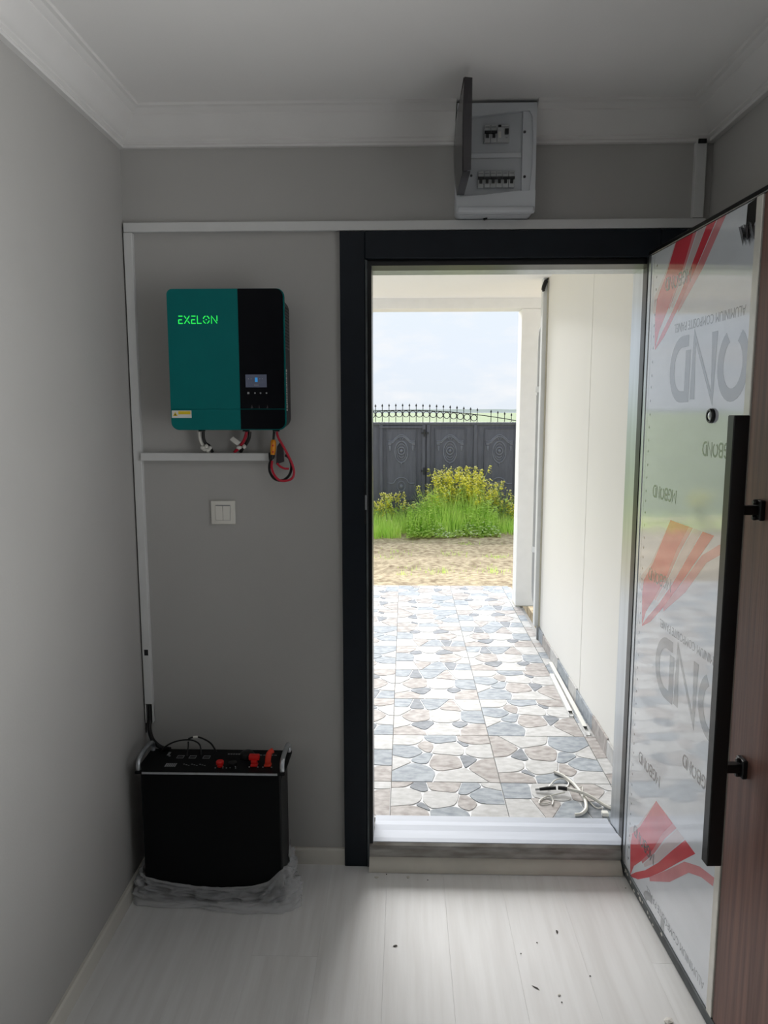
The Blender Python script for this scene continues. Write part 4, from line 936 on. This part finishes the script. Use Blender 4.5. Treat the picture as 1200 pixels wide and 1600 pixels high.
tag(MB().box(-500, 500, 8.6, 900, -0.6, -0.25).build('field', M_field), 'bright green field beyond the gate', 'field', kind='structure')
def hills():
    mb = MB(); n = 90; top_ = []
    for i in range(n + 1):
        x_ = -700 + 1400 * i / n; top_.append((x_, 3.4 + 1.4 * noise.noise(Vector((x_ * 0.006, 1, 0))) + 1.0 * noise.noise(Vector((x_ * 0.03, 5, 0)))))
    mb.prism([(-700, -1.0), (700, -1.0)] + top_[::-1], 'y', 901, 960)
    tag(mb.build('hills', M_hill), 'faint hazy blue ridge on the horizon', 'hills', kind='structure')
hills()

# ------------------------------------------------------------------ gate
GY = 8.1
gt = empty('garden_gate', (0.5, GY, -0.05), 'anthracite sheet metal gate with embossed panels and spiked arch', 'gate')
def archz(x_): return 1.565 - 0.0587 * (x_ + 0.03) ** 2
GX0, GX1 = -1.05, 2.35
for a, b in ((GX0, 0.2685), (0.2695, 0.970), (0.971, GX1)):
    MB().box(a, b, GY + 0.004, GY + 0.012, 0.02, 1.365).build('back_sheet', M_gate, gt)
for px_ in (GX0, -0.36, 0.237, 0.302, 0.957, 1.525, GX1 - 0.045):
    MB().bbox(px_, px_ + 0.045, GY - 0.030, GY + 0.03, -0.04, 1.365, 0.003, 1).build('post', M_gate, gt)
MB().bbox(GX0, GX1, GY - 0.032, GY + 0.032, 1.366, 1.400, 0.003, 1).build('top_rail', M_gate, gt)
MB().bbox(-0.36, 0.24, GY - 0.040, GY - 0.0325, 1.320, 1.345, 0.002, 1).build('door_head', M_gate, gt)
def panel(xc, w):
    zt_, zb_ = 1.305, 0.30
    p = MB().box(xc - w / 2, xc + w / 2, GY - 0.010, GY + 0.003, zb_, zt_).build('embossed_panel', M_gate, gt)
    fr = MB()
    for a, b, c_, d_ in ((xc - w / 2 - 0.012, xc - w / 2, zb_, zt_ + 0.012), (xc + w / 2, xc + w / 2 + 0.012, zb_, zt_ + 0.012), (xc - w / 2, xc + w / 2, zt_, zt_ + 0.012)): fr.bbox(a, b, GY - 0.020, GY - 0.002, c_, d_, 0.003, 1)
    fr.build('panel_moulding', M_gate, p)
    k = w / 0.40; s = MB(); yy = GY - 0.012
    for off in (0.0, -0.022):   # pediment mouldings
        s.tube(smoothpath([(xc - 0.185 * k, yy - 0.004, 1.135 + off), (xc - 0.125 * k, yy, 1.135 + off), (xc - 0.085 * k, yy, 1.175 + off), (xc - 0.03 * k, yy, 1.215 + off), (xc, yy, 1.222 + off), (xc + 0.03 * k, yy, 1.215 + off), (xc + 0.085 * k, yy, 1.175 + off), (xc + 0.125 * k, yy, 1.135 + off), (xc + 0.185 * k, yy - 0.004, 1.135 + off)], 4), 0.0105, 6)
    for sx in (-1, 1):
        s.bbox(xc + sx * 0.165 * k - 0.022, xc + sx * 0.165 * k + 0.022, yy - 0.012, yy + 0.006, 1.085, 1.105, 0.004, 1); s.bbox(xc + sx * 0.160 * k - 0.014, xc + sx * 0.160 * k + 0.014, yy - 0.010, yy + 0.006, 1.020, 1.075, 0.004, 1)
        s.ball((xc + sx * 0.160 * k, yy - 0.004, 1.010), (0.014, 0.008, 0.012), 1)
    for ax_, az in ((-0.022, 1.178), (0.022, 1.178), (0.0, 1.188), (-0.012, 1.165), (0.012, 1.165)): s.ball((xc + ax_, yy - 0.004, az), 0.012, 1)
    s.build('pediment_relief', M_gate_hilite, p, smooth=40)
    m_ = MB()
    for rx, rz, r_ in ((0.090, 0.150, 0.011), (0.070, 0.112, 0.007), (0.046, 0.050, 0.012)):
        cz = 0.985 if rx > 0.05 else 1.000
        m_.tube([(xc + rx * k * math.cos(a), yy, cz + rz * math.sin(a)) for a in [2 * math.pi * i / 24 for i in range(25)]], r_, 6, cap=False)
    m_.ball((xc, yy - 0.002, 1.0), (0.026, 0.016, 0.028), 2)
    m_.tube(smoothpath([(xc - 0.04, yy, 0.93), (xc, yy, 0.905), (xc + 0.04, yy, 0.93)], 4), 0.008, 6)
    for az, r_ in ((0.822, 0.013), (0.80, 0.010), (0.782, 0.007)): m_.ball((xc, yy - 0.003, az), r_, 1)
    m_.build('medallion_relief', M_gate_hilite, p, smooth=40)
    lo = MB()
    lo.tube(smoothpath([(xc - 0.185 * k, yy, 0.545), (xc - 0.11 * k, yy, 0.545), (xc - 0.07 * k, yy, 0.60), (xc, yy, 0.625), (xc + 0.07 * k, yy, 0.60), (xc + 0.11 * k, yy, 0.545), (xc + 0.185 * k, yy, 0.545)], 4), 0.009, 6)
    lo.tube([(xc + 0.055 * math.cos(a), yy, 0.50 + 0.07 * math.sin(a)) for a in [2 * math.pi * i / 20 for i in range(21)]], 0.008, 6, cap=False); lo.ball((xc, yy - 0.002, 0.50), (0.026, 0.014, 0.035), 1)
    lo.build('lower_relief', M_gate_hilite, p, smooth=40)
for xc in (-0.052, 0.628, 1.315, 2.0, -0.72): panel(xc, 0.40)
for hz in (1.25, 0.72):
    MB().cyl((0.268, GY - 0.045, hz - 0.05), (0.268, GY - 0.045, hz + 0.05), 0.013, 10).bbox(0.225, 0.330, GY - 0.040, GY - 0.031, hz - 0.012, hz + 0.012, 0.002, 1).build('hinge', M_iron, gt)
ab = MB().tube([(x_, GY, archz(x_)) for x_ in [GX0 + (GX1 - GX0) * i / 40 for i in range(41)] if archz(x_) > 1.40], 0.0065, 6)
ab.build('arch_bar', M_iron, gt)
k = 0; x_ = -0.320 - 0.0945 * 6
while x_ < 1.75:
    zb_ = archz(x_)
    if zb_ > 1.405 and not (1.09 < x_ < 1.16):
        sp = MB().cyl((x_, GY, 1.401), (x_, GY, zb_ + 0.055), 0.0048, 6).build('spike', M_iron, gt)
        MB().lathe((x_, GY, zb_ + 0.052), [(0.004, 0.0), (0.012, 0.008), (0.0125, 0.015), (0.008, 0.026), (0.001, 0.042)], 'z', 8).build('finial', M_iron, sp)
    rc = x_ + 0.0472
    if rc < 1.05 and archz(rc) - 0.1 > 1.385:
        zr = archz(rc) - 0.0495
        MB().tube([(rc + 0.042 * math.cos(a), GY, zr + 0.042 * math.sin(a)) for a in [2 * math.pi * i / 20 for i in range(21)]], 0.0055, 6, cap=False).build('ring', M_iron, gt, smooth=True)
    x_ += 0.0945

# ------------------------------------------------------------------ weeds
def gz(x_, y_): return -0.05
def blade(mb, p, d, h, w, bend):
    """3 section grass blade"""
    s = Vector((-d.y, d.x, 0)); vs = []
    for t_ in (0.0, 0.4, 0.75, 1.0):
        c_ = Vector(p) + Vector((0, 0, h * t_ * (1 - 0.15 * bend * t_))) + d * (bend * h * 0.55 * t_ * t_); ww = w * (1 - t_ * 0.95) / 2
        vs += [c_ - s * ww, c_ + s * ww]
    mb.add(vs, [(0, 1, 3, 2), (2, 3, 5, 4), (4, 5, 7, 6)])
def rdir(): a = random.uniform(0, 2 * math.pi); return Vector((math.cos(a), math.sin(a), 0))
def mustard(x_, y_, h, nb, label, fl=1.0, lean=0.0):
    e = empty('mustard_plant', (x_, y_, gz(x_, y_)), label, 'weed', 'yellow flowering weeds in front of the gate')
    st, fo, lf = MB(), MB(), MB()
    for b in range(int(nb * 1.35)):
        d = rdir(); L_ = h * random.uniform(0.6, 1.05); spread = random.uniform(0.1, 0.5)
        P = [Vector((x_, y_, -0.05)) + d * (spread * L_ * t_ ** 1.4 * 0.75) + Vector((lean * t_ * L_, 0, L_ * t_ * (1 - 0.1 * t_))) + rdir() * 0.02 * t_ for t_ in (0, 0.25, 0.5, 0.75, 1.0)]
        st.tube(P, [0.006, 0.005, 0.004, 0.003, 0.0015], 4)
        for t_ in (1, 2, 2, 3):        # leaves
            q_ = P[t_] + rdir() * 0.01; dd = rdir(); s = Vector((-dd.y, dd.x, 0)); ll = random.uniform(0.06, 0.13); w = ll * 0.22
            lf.add([q_, q_ + dd * ll * 0.5 + s * w + Vector((0, 0, 0.02)), q_ + dd * ll + Vector((0, 0, -0.02)), q_ + dd * ll * 0.5 - s * w + Vector((0, 0, 0.02))], [(0, 1, 2, 3)])
        tips = [(P[4], 1.0)]
        for t_ in (2, 3, 3):
            dd = (d * 0.5 + rdir()).normalized(); l2 = random.uniform(0.12, 0.26) * h; tip = P[t_] + dd * l2 * 0.55 + Vector((0, 0, l2 * 0.9))
            st.tube([P[t_], P[t_] + dd * l2 * 0.3 + Vector((0, 0, l2 * 0.4)), tip], [0.003, 0.0022, 0.0014], 3); tips.append((tip, 0.8))
        for tip, s_ in tips:
            fo.mi = 1; fo.ball(tip, (0.009, 0.009, 0.010), 1); fo.mi = 0
            for k_ in range(int(random.randint(7, 12) * fl * s_)):
                c_ = tip + rdir() * random.uniform(0.005, 0.032) - Vector((0, 0, random.uniform(0.0, 0.11))); r_ = random.uniform(0.011, 0.018)
                a = rdir(); bb = Vector((-a.y, a.x, random.uniform(-0.5, 0.9))).normalized(); a = (a + Vector((0, 0, random.uniform(-0.4, 0.6)))).normalized()
                fo.add([c_ + a * r_, c_ + bb * r_, c_ - a * r_, c_ - bb * r_], [(0, 1, 2, 3)])
    st.build('stems', M_stem, e); lf.build('leaves', M_leaf2 if random.random() < 0.4 else M_leaf, e, recalc=False); tag(fo.build('flowers', [M_flow, M_bud], e, recalc=False), kind='stuff')
random.seed(33)
MP = [(-0.36, 7.55, 0.52, 7, 1.0), (-0.14, 7.70, 0.55, 8, 0.8), (0.05, 7.62, 0.42, 5, 0.5), (0.40, 7.45, 0.80, 12, 1.0), (0.58, 7.62, 0.92, 12, 1.1), (0.74, 7.45, 0.96, 14, 1.4), (0.86, 7.58, 0.96, 14, 1.4), (1.00, 7.42, 0.84, 12, 1.2), (1.14, 7.66, 0.74, 8, 0.8), (1.32, 7.56, 0.60, 8, 0.7), (1.50, 7.40, 0.48, 8, 1.2)]
ORD = ['leftmost', 'second', 'third', 'fourth', 'fifth', 'sixth', 'seventh', 'eighth', 'ninth', 'tenth', 'rightmost']
for i, (a, b, h, nb, fl_) in enumerate(MP):
    mustard(a, b, h, nb, (ORD[i] + ' yellow flowering mustard plant before the gate') if i in (0, 10) else (ORD[i] + ' yellow flowering mustard plant from the left before the gate'), fl_)
for i, (a, b, h) in enumerate(((-2.2, 7.4, 0.6), (-1.5, 7.7, 0.7), (-3.4, 7.6, 0.6))):
    mustard(a, b, h, 8, ['sparse mustard weed left of the gate, nearest the gate post', 'sparse mustard weed close to the left gate post', 'sparse mustard weed farthest left of the gate'][i], 0.7)
def grassy():
    mb = MB(); random.seed(41)
    def patch(n, x0, x1, y0, y1, h0, h1, w=0.010):
        for _ in range(n):
            x_, y_ = random.uniform(x0, x1), random.uniform(y0, y1); blade(mb, (x_, y_, -0.06), rdir(), random.uniform(h0, h1), w * random.uniform(0.7, 1.4), random.uniform(0.1, 0.9))
    mb.mi = 0
    patch(1500, -0.75, 0.12, 7.05, 7.75, 0.16, 0.38); patch(350, -0.40, -0.05, 6.92, 7.1, 0.10, 0.26)
    patch(700, 0.20, 0.75, 7.0, 7.5, 0.22, 0.50); patch(900, 0.65, 1.10, 7.0, 7.5, 0.15, 0.45); patch(800, 1.0, 1.45, 6.98, 7.5, 0.15, 0.34)
    patch(500, 1.35, 1.75, 7.0, 7.4, 0.10, 0.30); patch(1200, -6.0, -0.8, 7.0, 8.2, 0.1, 0.25, 0.010); patch(300, 1.7, 2.4, 6.9, 7.8, 0.1, 0.3)
    patch(1100, 0.05, 1.2, 6.95, 7.4, 0.20, 0.46, 0.008); patch(650, 0.25, 1.05, 7.15, 7.5, 0.45, 0.72, 0.009)
    mb.mi = 1
    patch(500, -0.1, 0.35, 7.45, 7.95, 0.2, 0.45); patch(600, 0.25, 1.5, 7.35, 7.95, 0.25, 0.6)
    mb.mi = 0
    for cx, cy, n in ((0.62, 4.55, 60), (0.0, 4.7, 50), (0.9, 5.0, 60), (0.2, 6.3, 60), (0.75, 6.45, 60), (1.2, 6.2, 60), (0.75, 5.35, 50), (1.05, 5.7, 60), (0.15, 5.2, 60), (0.32, 4.85, 40), (-0.25, 5.6, 40), (0.55, 5.9, 40), (0.40, 5.05, 50), (-0.05, 6.0, 30), (1.2, 4.4, 40)):
        for _ in range(n): blade(mb, (cx + random.gauss(0, 0.09), cy + random.gauss(0, 0.10), -0.05), rdir(), random.uniform(0.02, 0.06), 0.007, random.uniform(0.2, 0.9))
    tag(mb.build('grass', [M_grass, M_leaf2], recalc=False), 'bright green grass growing at the foot of the gate', 'grass', kind='stuff')
    cv = MB(); random.seed(52)
    for _ in range(6500):
        t_ = random.random(); x_ = random.uniform(0.02, 1.20); y_ = random.uniform(6.86, 7.45); dome = (0.40 + 0.45 * noise.noise(Vector((x_ * 4.2, y_ * 3.0, 0.7)))) * max(0.05, 1 - ((x_ - 0.60) / 0.66) ** 2) ** 0.35 * min(1, (y_ - 6.82) / 0.34)
        z_ = -0.05 + random.random() ** 0.6 * dome + 0.02; a = rdir(); r_ = random.uniform(0.012, 0.026); up = Vector((0, 0, random.uniform(-0.3, 0.8))); b = (Vector((-a.y, a.x, 0)) + up).normalized()
        c_ = Vector((x_, y_, z_)); cv.mi = 1 if (random.random() < 0.30 and x_ > 0.35 and z_ < 0.16) else 0
        cv.add([c_ + a * r_, c_ + b * r_ * 0.7, c_ - a * r_, c_ - b * r_ * 0.7], [(0, 1, 2, 3)])
    tag(cv.build('ground_cover', [M_leaf, M_clover], recalc=False), 'low leafy ground cover with tiny pale flowers under the mustard', 'ground cover', kind='stuff')
grassy()
